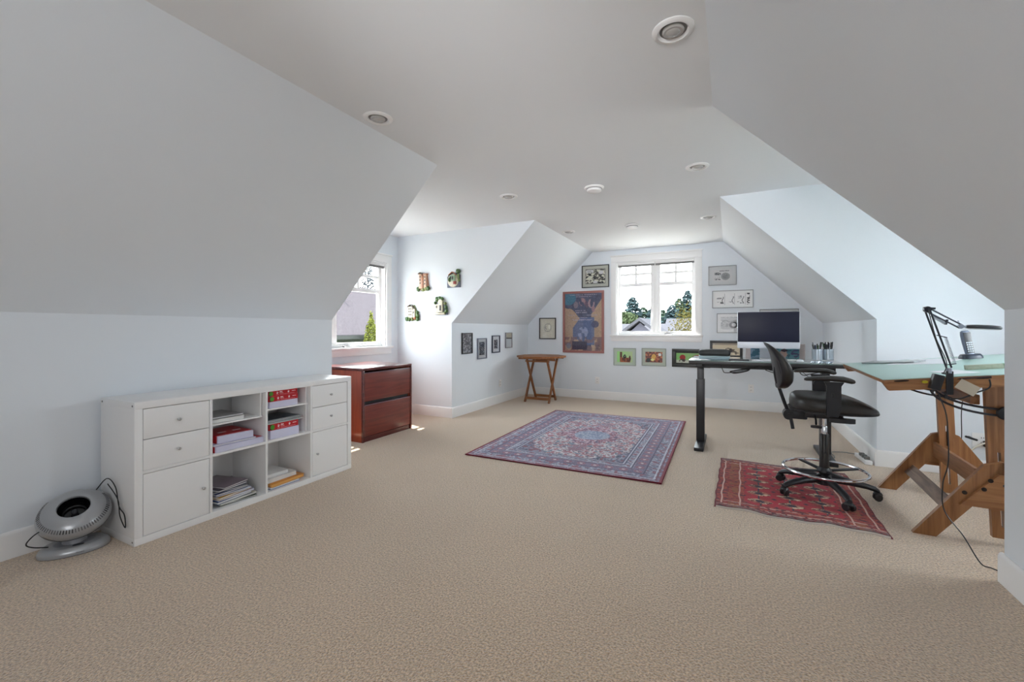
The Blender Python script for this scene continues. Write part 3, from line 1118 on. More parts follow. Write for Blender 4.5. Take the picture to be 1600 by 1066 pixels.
for i in (0, 3):
    ya, yb = ys[i] + g, ys[i] + cell - g
    zt0, zt1 = zm0 + t1, H_ - t0
    hm = (zt0 + zt1) / 2
    for a, b in ((zt0 + g * .3, hm - g * .5), (hm + g * .5, zt1 - g)):
        dr = MB().box((D_ - .02, ya, a), (D_ - .004, yb, b), 0, .001).build('drawer', WHITEP, cab)
        MB().box((.03, ya + .01, a + .008), (D_ - .021, yb - .01, b - .03)).build('drawer_box', WHITEP, dr)
        knob(dr, (ya + yb) / 2, (a + b) / 2)
    dd = MB().box((D_ - .02, ya, t0 + g), (D_ - .004, yb, zm0 - g), 0, .001).build('door', WHITEP, cab)
    knob(dd, yb - .035 if i == 0 else ya + .038, .205)
for i, z in ((1, .563), (2, .598)):
    a, b = ys[i] + .001, ys[i] + cell - .012
    ins = MB().box((.03, a, z), (D_ - .02, b, z + .01), 0, .001).box((.03, b - .008, zm0 + t1 if i == 2 else z), (D_ - .03, b, H_ - t0 - .004), 0, .001)
    ins.build('insert_shelf', WHITEP, cab)


# ------------------------------------------------------------------ things in the storage unit
def slab_book(name, label, cat, x1, y0, y1, z0, z1, depth, cov, pg=(228, 228, 226), rz=0.0, group=None, soft=False):
    """lies flat; front edge at world x1 facing the room"""
    cy_ = (y0 + y1) / 2
    w = y1 - y0
    t = thing(name, label, cat, (x1 - depth / 2, cy_, z0 + .0008), rz, group)
    h = z1 - z0
    c = min(0.0022, h * .22)
    cm = mat('cover_%d_%d_%d' % cov, srgb(*cov), 0.35)
    pm = mat('pages_%d_%d_%d' % pg, srgb(*pg), 0.85, bump=.3, bscale=300, stretch=(1, 1, 30))
    MB().box((-depth / 2 + .003, -w / 2 + .003, c), (depth / 2 - .003, w / 2 - .003, h - c)).build('pages', pm, t)
    MB().box((-depth / 2, -w / 2, 0), (depth / 2, w / 2, c), 0, .0004).box((-depth / 2, -w / 2, h - c), (depth / 2, w / 2, h), 0, .0004).build('cover', cm, t)
    return t


RED = (186, 22, 34)


def ream_label(U, V):
    C = base_col(U, RED)
    paint(C, U < .09, (88, 20, 26))
    paint(C, ell(U, V, .09, .5, .07, .45), (70, 150, 44))
    n = vnoise(U, V, 60, 8, 61)
    for a, b in ((.26, .33), (.66, .70)):
        paint(C, ell(U, V, (a + b) / 2, .6, .03, .25) & (n > .3), (240, 225, 228))
    paint(C, rec(U, V, .37, .47, .62, .85) & (n > .3), (240, 225, 228))
    paint(C, rec(U, V, .37, .5, .4, .48) & (n > .3), (235, 205, 210))
    paint(C, rec(U, V, .8, .93, .55, .75) & (n > .3), (235, 205, 210))
    paint(C, rec(U, V, .24, .9, .12, .18) & (n > .25), (230, 150, 160))
    return C


def ream(label, x1, y0, y1, z0, z1, wrapped=True, group=None, toponly=False, rz=0.0, depth=.27):
    cy_ = (y0 + y1) / 2
    w, h = y1 - y0, z1 - z0
    t = thing('paper_ream', label, 'paper ream', (x1 - depth / 2, cy_, z0 + .0008), rz, group)
    rm = mat('red_wrapper', srgb(*RED), 0.3)
    lm = mat('ream_paper', srgb(214, 214, 236), 0.8, bump=.3, bscale=300, stretch=(1, 1, 30))
    if wrapped:
        MB().box((-depth / 2, -w / 2, 0), (depth / 2, w / 2, h), 0, .0015).build('wrapper', rm, t)
        colour_grid('printed_end', w - .004, h - .004, 90, 14, ream_label, t, (depth / 2 + .0008, 0, h / 2), (0, 0, PI / 2), attr_mat('glossy_print', .3))
    elif toponly:
        MB().box((-depth / 2, -w / 2 + .002, .001), (depth / 2, w / 2, h - .001), 0, .0008).build('paper_block', lm, t)
        MB().box((-depth / 2, -w / 2, h - .0012), (depth / 2 - .02, w / 2, h + .0012)).box((-depth / 2, -w / 2 - .002, 0), (depth / 2 - .012, -w / 2 + .0015, h)).build('wrapper', rm, t)
        for yy in (-.06, .03):
            MB().box((.02, yy, h + .0013), (.045, yy + .05, h + .0016)).build('white_mark', PAPER, t)
    else:
        MB().box((-depth / 2, -w / 2, 0), (depth / 2, w / 2, h), 0, .001).build('paper_block', lm, t)
    return t


XF = -2.83
zs = zm0 + t1
# third column, upper shelf: two red reams over a white one
ream('unwrapped white ream on the upper small shelf under red reams', XF - .035, 1.905, 2.123, .608, .652, False)
ream('lower of two red wrapped reams on the upper small shelf', XF - .033, 1.90, 2.123, .6525, .690)
ream('upper of two red wrapped reams, just under the unit top', XF - .036, 1.895, 2.121, .6905, .727)
# third column, lower shelf
ream('unwrapped white ream on the middle shelf under one red ream', XF - .025, 1.905, 2.125, zs, .452, False)
ream('single red wrapped ream on the middle shelf, loose papers above', XF - .028, 1.90, 2.122, .4525, .496)
for k, (c, z) in enumerate((((206, 206, 204), .4968), ((96, 104, 112), .5048), ((176, 178, 182), .5108), ((70, 78, 86), .5178))):
    slab_book('document', ('pale folder lying directly on the single red ream', 'grey folder second up on the single red ream',
                           'light folder third up on the single red ream', 'dark folder topmost on the single red ream')[k], 'folder',
              XF - .03 - .006 * k, 1.885 + .004 * k, 2.17 - .02 * (k % 2), z, z + .0055, .24, c, rz=.02 * (k - 1))
# second column upper: white stacks
slab_book('paper_stack', 'thick white paper stack on upper shelf under flat grey box', 'paper stack', XF - .04, 1.525, 1.735, .574, .596, .24, (226, 226, 224))
slab_book('document_case', 'flat grey topped case lying on white paper stack, upper shelf', 'case', XF - .035, 1.522, 1.725, .601, .611, .25, (150, 152, 154), (230, 230, 230))
slab_book('paper_stack', 'thin loose white sheets beside thick stack on upper shelf', 'paper stack', XF - .05, 1.742, 1.815, .5735, .577, .2, (220, 220, 220))
# second column lower: red reams with white ends
ream('large white ended ream with red side at bottom of second column shelf', XF - .012, 1.535, 1.845, zs, .430, False, toponly=True, depth=.3, rz=.02)
slab_book('paper_stack', 'loose white sheets between the two white ended reams', 'paper stack', XF - .016, 1.535, 1.80, .432, .441, .27, (206, 204, 224), rz=-.03)
ream('red topped ream with white end on loose sheets, second column', XF - .03, 1.57, 1.79, .4415, .487, False, toponly=True, rz=-.05)
# second column bottom: magazines
mags = [((38, 58, 36), 1.60, 1.825, .010, -.12, 'thin dark green magazine at bottom of magazine pile'),
        ((196, 196, 178), 1.57, 1.81, .012, .06, 'cream magazine second from bottom of magazine pile'),
        ((34, 66, 118), 1.545, 1.775, .016, .1, 'thick navy magazine in lower half of magazine pile'),
        ((206, 206, 224), 1.565, 1.795, .010, .02, 'pale lilac magazine just above thick navy magazine'),
        ((196, 152, 64), 1.545, 1.765, .013, .16, 'mustard magazine in middle of magazine pile'),
        ((178, 182, 202), 1.57, 1.785, .010, -.1, 'pale blue magazine just above the mustard magazine'),
        ((46, 62, 110), 1.55, 1.76, .012, .02, 'dark blue magazine in upper half of magazine pile'),
        ((110, 112, 120), 1.56, 1.77, .009, -.18, 'grey magazine third from top of magazine pile'),
        ((70, 66, 78), 1.545, 1.74, .012, .14, 'charcoal magazine second from top of magazine pile'),
        ((122, 108, 118), 1.565, 1.745, .010, .22, 'dark mauve magazine on top of magazine pile')]
z = t0
for k, (c, a, b, h, rz, lab) in enumerate(mags):
    slab_book('magazine', lab, 'magazine', XF - .035, a, b, z, z + h, .27, c, rz=rz, group='magazines in the bottom second cell')
    z += h + .0008
# third column bottom
slab_book('book', 'blue covered book lying at bottom of third column', 'book', XF - .03, 1.905, 2.135, t0, t0 + .018, .27, (26, 98, 176), rz=.03)
slab_book('folder', 'orange bulging envelope lying on the blue book', 'folder', XF - .02, 1.90, 2.165, t0 + .0188, t0 + .042, .28, (206, 134, 40), (226, 170, 96), rz=.05)
slab_book('paper_stack', 'broad white paper stack lying on orange envelope', 'paper stack', XF - .05, 1.885, 2.125, t0 + .0428, t0 + .072, .26, (214, 214, 214), rz=.03)
slab_book('note_pad', 'smaller white pad topmost above the orange envelope', 'note pad', XF - .075, 1.885, 2.08, t0 + .0728, t0 + .094, .22, (222, 222, 222), rz=-.04)


# ------------------------------------------------------------------ air purifier / fan
fan = thing('tabletop_fan', 'round tilted silver fan on oval base by white storage unit', 'fan', (-3.085, 0.975, 0), math.radians(-24))
silver = mat('silver_plastic', srgb(168, 170, 173), 0.28, 0.35, coat=.3)
silver2 = mat('grey_plastic', srgb(140, 142, 148), 0.35, 0.2)
bs = MB()
ringsb = []
for s, z in ((1.0, 0.0), (1.0, .012), (.96, .024), (.86, .036), (.80, .040)):
    ringsb.append([(x * s, y * s, z + .004) for x, y in sup(.10, .138, 2.3, 40)])
bs.loft(ringsb)
bs.build('base', silver, fan)
MB().loft([[(x, y, z) for x, y in sup(.094, .131, 2.3, 40)] for z in (0.0, .005)]).build('base_pad', BLACK, fan)
MB().loft([[(x * s, y * s, z + .0405) for x, y in sup(.076, .108, 2.3, 36)] for s, z in ((1, 0), (.7, .004), (.3, .01))]).build('base_plate', silver2, fan)
MB().loft([[(x + .066, y + .02, z) for x, y in sup(.009, .022, 2, 16)] for z in (.0405, .047)]).build('power_button', BLACK, fan)
MB().tube([(0, 0, .04), (-.004, 0, .115)], [.05, .038], 20).build('neck', silver2, fan)
tilt = Mloc(-.004, 0, .185) @ Mrot('Y', 36) @ Matrix.Scale(.96, 4)
prof = [(.0, -.078), (.06, -.076), (.10, -.064), (.130, -.042), (.145, -.024)]
MB().lathe(prof, 48, 0, tilt).build('lower_shell', silver, fan)
MB().lathe([(.1455, -.025), (.148, -.021), (.1475, -.017)], 48, 0, tilt, cap=False).build('seam_ring', BLACK, fan)
MB().lathe([(.1465, -.018), (.1505, -.006), (.149, .010), (.141, .029), (.127, .045), (.108, .058), (.088, .066), (.074, .069), (.067, .067), (.064, .058)], 48, 0, tilt, cap=False).build('upper_shell', silver, fan)
MB().lathe([(.065, .062), (.060, .02), (.05, .0), (.0, -.005)], 36, 0, tilt, cap=False).build('intake_well', mat('gloss_black', srgb(10, 10, 12), .12), fan)
MB().lathe([(.05, .01), (.046, .014), (.042, .01)], 36, 0, tilt, cap=False).build('intake_ring', BLACK, fan)
MB().lathe([(.014, .0), (.014, .022), (.009, .027), (0, .028)], 20, 0, tilt, cap=False).build('hub', mat('dark_hub', srgb(48, 48, 52), .3), fan)
for k in range(52):
    a = math.radians(-125 + 250 * k / 51)
    dark = k in range(6, 10) or k in range(22, 27) or k in range(40, 44)
    Ms = tilt @ Mrot('Z', math.degrees(a)) @ Mloc(.1345, 0, .0365) @ Mrot('Y', -44)
    MB().box((-.0012, -.0022, -.010), (.0014, .0022, .010), 0, .0006, Ms).build('vent_slot', BLACK if dark else mat('grey_vent', srgb(100, 100, 103), .5), fan)
# lettering on the base rim
fc = bpy.data.curves.new('lettering', 'FONT')
fc.body = '\u2022Bionaire'
fc.size = .0085
fc.extrude = .0003
fc.align_x = 'CENTER'
fc.materials.append(mat('grey_ink', srgb(60, 62, 66), .5))
tmp = bpy.data.objects.new('text', fc)
COL.objects.link(tmp)
fme = bpy.data.meshes.new_from_object(tmp.evaluated_get(bpy.context.evaluated_depsgraph_get()))
bpy.data.objects.remove(tmp)
fo = bpy.data.objects.new('lettering', fme)
COL.objects.link(fo)
fo.parent = fan
fo.location = (.0995, .03, .0145)
fo.rotation_euler = (math.radians(78), 0, PI / 2)
cd = MB().tube([(-3.10, 0.88, .05), (-3.10, .83, .07), (-3.09, .80, .1), (-3.07, .82, .14), (-3.08, .86, .155)], .003, 6, smooth=6).build('power_cord', BLACK)
cd.parent = fan
cd.matrix_parent_inverse = (Matrix.Translation(fan.location) @ Matrix.Rotation(math.radians(-24), 4, 'Z')).inverted()
tag_c = MB().tube([(-3.14, 1.08, .27), (-3.08, 1.105, .335), (-2.99, 1.108, .30), (-2.96, 1.112, .2), (-2.90, 1.112, .165), (-2.885, 1.11, .10), (-2.95, 1.112, .15), (-2.965, 1.108, .24), (-3.06, 1.10, .31)], .0028, 6, smooth=6).build('power_cord', BLACK)
tag_c.parent = fan
tag_c.matrix_parent_inverse = (Matrix.Translation(fan.location) @ Matrix.Rotation(math.radians(-24), 4, 'Z')).inverted()

# ------------------------------------------------------------------ cherry filing cabinet
fcab = thing('filing_cabinet', 'two drawer cherry wood lateral filing cabinet below left window', 'cabinet', (-3.34, 3.216, 0))
CH = wood('cherry_side', srgb(140, 56, 36), srgb(168, 74, 46), 2, .3, .35, 3)
CHF = wood('cherry_front', srgb(104, 42, 34), srgb(128, 56, 44), 1, .3, .4, 3)
CHD = wood('cherry_dark', srgb(84, 36, 34), srgb(104, 48, 44), 1, .25, .5, 3)
FW, FH, FD = .756, .765, .70
MB().box((-FD, 0, 0), (-.022, .03, FH - .03), 0, .002).build('side_panel', CH, fcab)
MB().box((-FD, FW - .03, 0), (-.022, FW, FH - .03), 0, .002).build('side_panel', CH, fcab)
MB().box((-FD, .03, 0), (-FD + .015, FW - .03, FH - .03)).build('back_panel', CH, fcab)
MB().box((-FD, .0, FH - .03), (0.0, FW, FH), 0, .006).build('top_panel', CHD, fcab)
MB().box((-.022, 0, .0), (0, .022, FH - .03), 0, .004).box((-.022, FW - .022, 0), (0, FW, FH - .03), 0, .004).build('front_stile', CHD, fcab)
MB().box((-FD + .02, .03, 0), (-.012, FW - .03, .05), 0, .003).build('plinth', CHD, fcab)
for z0_, z1_ in ((.055, .378), (.418, .712)):
    dr = MB().box((-.03, .024, z0_), (-.006, FW - .024, z1_), 0, .004).build('drawer', CHF, fcab)
    MB().box((-.02, .024, z1_ - .004), (.0, FW - .024, z1_ + .006), 0, .003).build('pull_rail', mat('purple_brown', srgb(110, 84, 96), .25, coat=.4), dr)
    MB().box((-.5, .04, z0_ + .01), (-.032, FW - .04, z1_ - .04)).build('drawer_box', CHD, dr)
MB().box((-.05, .03, .385), (-.035, FW - .03, .415)).build('shadow_rail', BLACK, fcab)

# ------------------------------------------------------------------ octagonal folding table
TK = wood('teak', srgb(126, 76, 38), srgb(168, 108, 58), 0, .5, .05, 4)
TKZ = wood('teak_leg', srgb(118, 70, 36), srgb(156, 98, 54), 2, .5, .05, 4)
tb = thing('folding_table', 'octagonal brown wooden folding table in the far left corner', 'table', (-2.735, 6.44, 0))
R8 = .40
oct_ = [(R8 * math.cos(PI / 8 + k * PI / 4), R8 * math.sin(PI / 8 + k * PI / 4)) for k in range(8)]


def clip(poly, ya, yb):
    def cut(P, f):
        out = []
        for i in range(len(P)):
            a, b = P[i], P[(i + 1) % len(P)]
            fa, fb = f(a), f(b)
            if fa >= 0:
                out.append(a)
            if fa * fb < 0:
                s = fa / (fa - fb)
                out.append((a[0] + (b[0] - a[0]) * s, a[1] + (b[1] - a[1]) * s))
        return out
    return cut(cut(poly, lambda p: p[1] - ya), lambda p: yb - p[1])


inner = [(x * .86, y * .86) for x, y in oct_]
for k in range(8):
    a, b = oct_[k], oct_[(k + 1) % 8]
    c, d = inner[(k + 1) % 8], inner[k]
    MB().prism([a, b, c, d], .712, .742).build('rim_board', TK, tb)
nsl = 9
for k in range(nsl):
    ya = -.345 + .69 * k / nsl
    pl = clip(inner, ya + .003, ya + .69 / nsl - .003)
    if len(pl) > 2:
        MB().prism(pl, .718, .741).build('slat', TK, tb)
for y in (-.2, .2):
    MB().box((-.31, y - .016, .688), (.31, y + .016, .712), 0, .002).build('top_batten', TKZ, tb)
lx0, lx1 = -.205, .205
for (xa, sgn) in ((lx0, -1), (lx1, -1), (lx0 + .03, 1), (lx1 - .03, 1)):
    ys_ = .19 * sgn
    MB().beam((xa, ys_, 0.002), (xa, -ys_ * .95, .69), .026, .04, 0, .003, up=(0, 1, 0)).build('leg', TKZ, tb)
for s_, xin in ((-1, 0), (1, .03)):
    MB().box((lx0 + xin, s_ * .17 - .011, .045), (lx1 - xin, s_ * .17 + .011, .085), 0, .002).build('cross_bar', TK, tb)
    MB().box((lx0 + xin, s_ * .165 - .014, .645), (lx1 - xin, s_ * .165 + .014, .672), 0, .002).build('cross_bar', TK, tb)

# ------------------------------------------------------------------ rugs
def persian(U, V):
    w, h = 1.72, 2.42
    x = (U - .5) * w
    y = (V - .5) * h
    d = np.minimum(w / 2 - np.abs(x), h / 2 - np.abs(y))
    n = vnoise(U, V, 110, 155, 71)
    n2 = vnoise(U, V, 62, 88, 72)
    n3 = vnoise(U, V, 20, 28, 73)
    C = base_col(U, (92, 96, 122))
    # field, navy with floral speckle
    paint(C, n > .58, (150, 150, 172))
    paint(C, n2 > .66, (124, 66, 84))
    paint(C, n2 < .24, (52, 60, 88))
    # cream oval with scalloped edge
    a = np.arctan2(y / .86, x / .54)
    rr = np.sqrt((x / .56) ** 2 + (y / .86) ** 2)
    sc = 1 + .07 * np.abs(np.sin(a * 9))
    o = rr < sc
    paint(C, o, (202, 196, 200))
    paint(C, o & (n > .60), (116, 84, 104))
    paint(C, o & (n2 > .64), (160, 100, 112))
    paint(C, o & (n2 < .27), (104, 120, 142))
    # central lozenge
    m1 = (np.abs(x / .34) ** 1.25 + np.abs(y / .42) ** 1.25) < 1 + .12 * np.sin(a * 12)
    paint(C, m1, (138, 78, 98))
    paint(C, m1 & (n > .6), (196, 172, 186))
    paint(C, m1 & (n2 < .3), (84, 74, 108))
    m2 = ((x / .19) ** 2 + (y / .2) ** 2) < 1
    paint(C, m2, (156, 166, 188))
    paint(C, m2 & (n > .52), (108, 124, 158))
    # pendants at the ends
    for s in (-1, 1):
        p = ((x / .09) ** 2 + ((y - s * .55) / .12) ** 2) < 1
        paint(C, p & (n2 > .35), (142, 104, 122))
    # borders
    b = d < .36
    paint(C, b, (112, 112, 138))
    paint(C, b & (n > .56), (164, 168, 188))
    paint(C, b & (n2 > .66), (136, 84, 104))
    s_along = np.where(w / 2 - np.abs(x) < h / 2 - np.abs(y), y, x)
    mid = (d > .155) & (d < .255)
    paint(C, mid, (112, 100, 128))
    mo = ((d - .205) / .038) ** 2 + ((((s_along / .12) % 1) - .5) / .32) ** 2 < 1
    paint(C, mid & mo, (142, 92, 112))
    mo2 = ((d - .205) / .014) ** 2 + ((((s_along / .12) % 1) - .5) / .12) ** 2 < 1
    paint(C, mo2, (206, 196, 200))
    for dd, c in ((.045, (120, 60, 80)), (.06, (196, 198, 210)), (.15, (70, 62, 96)), (.262, (70, 62, 96)), (.275, (190, 192, 206)), (.335, (66, 66, 96)), (.35, (188, 188, 204)), (.362, (70, 66, 100))):
        paint(C, np.abs(d - dd) < .006, c)
    C += (n3[..., None] - .5) * 14
    C = C * .86 + np.array((132, 130, 150)) * .14
    C += (np.random.RandomState(5).rand(*U.shape)[..., None] - .5) * 46
    paint(C, d < .02, (126, 34, 56))
    return C


rug = thing('persian_rug', 'large blue and cream patterned rug with crimson edge', 'rug', (-1.338, 4.567, 0), math.radians(.9))
colour_grid('pile', 1.72, 2.42, 286, 403, persian, rug, (0, 0, .0108), (0, 0, 0), attr_mat('wool_pile', .95, .6, 260, 0, .2), True)
MB().box((-.86, -1.21, .001), (.86, 1.21, .0102)).build('backing', mat('rug_backing', srgb(90, 30, 48), .9), rug)
MB().tube([(-.86, -1.21, .007), (.86, -1.21, .007), (.86, 1.21, .007), (-.86, 1.21, .007)], .0065, 8, closed=True).build('bound_edge', mat('crimson_binding', srgb(122, 26, 48), .8), rug)


def bokhara(U, V):
    w, h = .9, 1.2
    x = (U - .5) * w
    y = (V - .5) * h
    n = vnoise(U, V, 60, 160, 81)
    n2 = vnoise(U, V, 22, 90, 82)
    C = base_col(U, (138, 44, 48))
    paint(C, n > .6, (168, 74, 58))
    paint(C, n < .28, (84, 42, 50))
    # centre field with guls
    f = (np.abs(x) < .27) & (np.abs(y) < .44)
    paint(C, f, (172, 28, 50))
    paint(C, f & (n2 > .6), (150, 40, 46))
    gx, gy = (x + .27) / .18, (y + .44) / .147
    fx, fy = gx % 1 - .5, gy % 1 - .5
    gul = (np.abs(fx) / .42) ** 1.6 + (np.abs(fy) / .30) ** 1.6 < 1
    paint(C, f & gul, (96, 52, 48))
    paint(C, f & gul & (n > .52), (206, 178, 150))
    paint(C, f & gul & (fx * fy > 0), (150, 60, 52), .6)
    inn = (np.abs(fx) / .16) ** 1.5 + (np.abs(fy) / .14) ** 1.5 < 1
    paint(C, f & inn, (44, 36, 56))
    paint(C, f & (np.abs(fx - .0) < .02) & ~gul, (44, 36, 60))
    sm = (np.abs((gx + .5) % 1 - .5) / .1) + (np.abs((gy + .5) % 1 - .5) / .12) < 1
    paint(C, f & sm, (66, 38, 56))
    for xx in (-.41, -.3, .3, .41):
        paint(C, (np.abs(x - xx) < .005) & (np.abs(y) < .52), (206, 170, 158))
    paint(C, (np.abs(np.abs(x) - .34) < .03) & (n2 > .5), (146, 84, 56))
    for yy in (.47, .53):
        paint(C, (np.abs(np.abs(y) - yy) < .012) & (n > .45), (190, 150, 140))
    paint(C, (np.abs(y) > .54) & (n > .5), (120, 96, 98))
    paint(C, y < -.585, (196, 184, 172))
    paint(C, (y < -.575) & (y > -.585), (40, 28, 36))
    paint(C, (np.abs(x) > .44), (112, 30, 44))
    return C


def wavy(U, V):
    e = np.clip(1 - V * 6, 0, 1)
    dx = .003 * np.sin(V * 17) + .002 * np.sin(V * 41 + 1)
    dy = e * (.012 * np.sin(U * 11) + .008 * np.sin(U * 27 + 2))
    z = .0065 + .0022 * np.sin(U * 9 + V * 13) + e * .004 * np.abs(np.sin(U * 8)) * (1 - np.abs(U - .5) * 2)
    edge = np.minimum(np.minimum(U, 1 - U), np.minimum(V, 1 - V))
    z = np.where(edge < 1e-6, 0.001, z)
    return dx, dy, z


rug2 = colour_grid('tribal_rug', .9, 1.2, 180, 240, bokhara, None, (.368, 3.692, 0), (0, 0, math.radians(-1.2)), attr_mat('worn_wool', .95, .7, 300, 0, .1), True, wavy)
tag(rug2, 'small worn red tribal rug under the drafting chair', 'rug')

# ------------------------------------------------------------------ standing desk
desk = thing('standing_desk', 'black standing desk with glass top under the computer', 'desk', (.262, 4.77, 0))
dz = .872
MB().box((-.612, -.35, dz - .036), (.618, .35, dz - .008), 0, .003).build('desktop', mat('desk_black', srgb(48, 46, 47), .4), desk)
MB().box((-.612, -.35, dz - .0075), (.618, .35, dz), 0, .002).build('glass_sheet', mat('green_tint_glass', srgb(120, 140, 136), .06, coat=.6), desk)
for x in (-.527, .51):
    lg = MB().box((x - .03, -.045, .34), (x + .03, .045, .80), 0, .003).build('leg_upper', BLACKM, desk)
    MB().box((x - .038, -.053, .04), (x + .038, .053, .66), 0, .003).build('leg_sleeve', BLACKM, lg)
    MB().box((x - .042, -.325, .001), (x + .042, .325, .034), 0, .006).build('foot', BLACKM, desk)
    MB().box((x - .03, -.28, .80), (x + .03, .28, dz - .037), 0, .002).build('top_bracket', BLACKM, desk)
MB().box((-.5, -.05, .78), (.5, -.02, .83)).box((-.5, .02, .78), (.5, .05, .83)).build('crossbeam', BLACKM, desk)
MB().tube([(-.34, -.2, .83), (-.32, -.2, .77), (-.30, -.2, .75), (-.22, -.2, .76), (-.15, -.22, .78), (-.08, -.2, .80), (-.02, -.2, .83)], .004, 6, smooth=5).build('cable', BLACK, desk)
MB().tube([(-.26, -.22, .765), (-.18, -.23, .785), (-.10, -.22, .80), (-.12, -.20, .775), (-.22, -.2, .75), (-.26, -.22, .765)], .006, 6, smooth=5).build('cable', BLACK, desk)
MB().tube([(.0, -.2, .83), (.04, -.2, .80), (.12, -.2, .775), (.16, -.21, .75), (.10, -.2, .765), (.03, -.2, .79)], .004, 6, smooth=5).build('cable', BLACK, desk)
MB().tube([(.28, -.2, .83), (.30, -.2, .77), (.33, -.2, .755), (.36, -.2, .765), (.45, -.2, .79), (.5, -.2, .80)], .004, 6, smooth=5).build('cable', BLACK, desk)
MB().tube([(.30, -.2, .80), (.36, -.2, .74), (.42, -.2, .68), (.47, -.15, .60)], .0025, 6, smooth=5).build('cable', BLACK, desk)

DT = dz + .0005
# all-in-one computer
pc = thing('desktop_computer', 'silver all in one computer with dark screen on standing desk', 'computer', (.33, 4.86, DT), math.radians(0))
sil = mat('aluminium', srgb(196, 198, 204), .3, .5)
MB().box((-.262, -.008, .105), (.262, .012, .465), 0, .004).build('screen_body', sil, pc)
MB().box((-.258, -.0095, .168), (.258, -.007, .461), 0, .001).build('screen', mat('dark_screen', srgb(30, 31, 50), .4, spec=.25), pc)
MB().box((-.262, -.0095, .105), (.262, -.007, .167), 0, .001).build('chin', mat('chin_silver', srgb(206, 208, 216), .35, .1), pc)
MB().beam((0, .02, .17), (0, .07, .005), .13, .006, 0, .002, up=(0, 1, 0)).box((-.066, -.06, 0), (.066, .08, .006), 0, .002).build('stand', sil, pc)
MB().lathe([(.003, 0), (.003, .001)], 8, 0, Mloc(0, -.0095, .453) @ Mrot('X', 90)).build('camera_dot', BLACK, pc)

# black case on a pale box at the left end
bx = thing('flat_box', 'pale blue-grey flat box under the black case on desk', 'box', (-.135, 4.70, DT))
MB().box((-.135, -.10, 0), (.135, .10, .022), 0, .006).build('box_base', mat('pale_blue_plastic', srgb(140, 160, 168), .35), bx)
MB().box((-.138, -.103, .022), (.138, .103, .033), 0, .004).build('box_lid', mat('pale_blue_lid', srgb(156, 174, 180), .3), bx)
cs = thing('zipped_case', 'black rounded zipped case lying on the pale flat box', 'case', (-.135, 4.70, DT + .0335))
MB().loft([[(x * s, y * s, z_) for x, y in sup(.142, .10, 4, 36)] for s, z_ in ((.93, 0), (.985, .008), (1, .022), (1, .028))]).build('case_bottom', mat('black_nylon', srgb(34, 36, 36), .55, bump=.2, bscale=400), cs)
MB().loft([[(x * s, y * s, z_) for x, y in sup(.142, .10, 4, 36)] for s, z_ in ((1, .030), (1, .038), (.97, .052), (.9, .058), (.6, .061))]).build('case_lid', mat('black_nylon', srgb(34, 36, 36), .55), cs)
MB().loft([[(x * s, y * s, z_) for x, y in sup(.142, .10, 4, 36)] for s, z_ in ((1.006, .028), (1.006, .030))]).build('zip', mat('zip_grey', srgb(90, 92, 94), .4), cs)
tag(MB().box((-.07, -.10, 0), (.07, .10, .0015)).build('paper_sheet', PAPER, None, (-.262, 4.54, DT), (0, 0, .35)), 'loose white sheet at the left corner of the standing desk', 'paper')
tt_ = thing('tablet', 'thin black tablet lying flat left of the keyboard', 'tablet', (.075, 4.58, DT))
MB().box((-.085, -.06, 0), (.085, .06, .007), 0, .003).build('body', BLACK, tt_)
MB().box((-.078, -.053, .007), (.078, .053, .0076)).build('glass_face', mat('dark_screen', srgb(30, 31, 50), .4), tt_)
kb = thing('keyboard', 'thin white keyboard on desk before the computer', 'keyboard', (.33, 4.60, DT))
MB().box((-.14, -.057, 0), (.14, .057, .006), 0, .002).build('body', sil, kb)
for r_ in range(5):
    for c_ in range(14):
        x = -.13 + c_ * .0188
        MB().box((x, -.05 + r_ * .0205, .006), (x + .0155, -.033 + r_ * .0205, .0085), 0).build('key', PAPER, kb)
ms = thing('computer_mouse', 'small white mouse on desk right of the keyboard', 'mouse', (.56, 4.60, DT))
MB().loft([[(x * s, y * s, z_) for x, y in sup(.03, .055, 2.6, 24)] for s, z_ in ((.9, 0), (1, .004), (.97, .012), (.8, .019), (.45, .0225))]).build('shell', mat('white_gloss', srgb(232, 234, 238), .15, coat=.5), ms)
MB().box((-.0015, .012, .0215), (.0015, .03, .0235), 0, .001).build('scroll_ball', STEEL, ms)
tag(MB().box((-.10, -.05, 0), (.10, .05, .0015)).build('paper_sheet', PAPER, None, (.50, 4.84, DT), (0, 0, .25)), 'loose white sheet on desk beside the computer stand', 'paper')


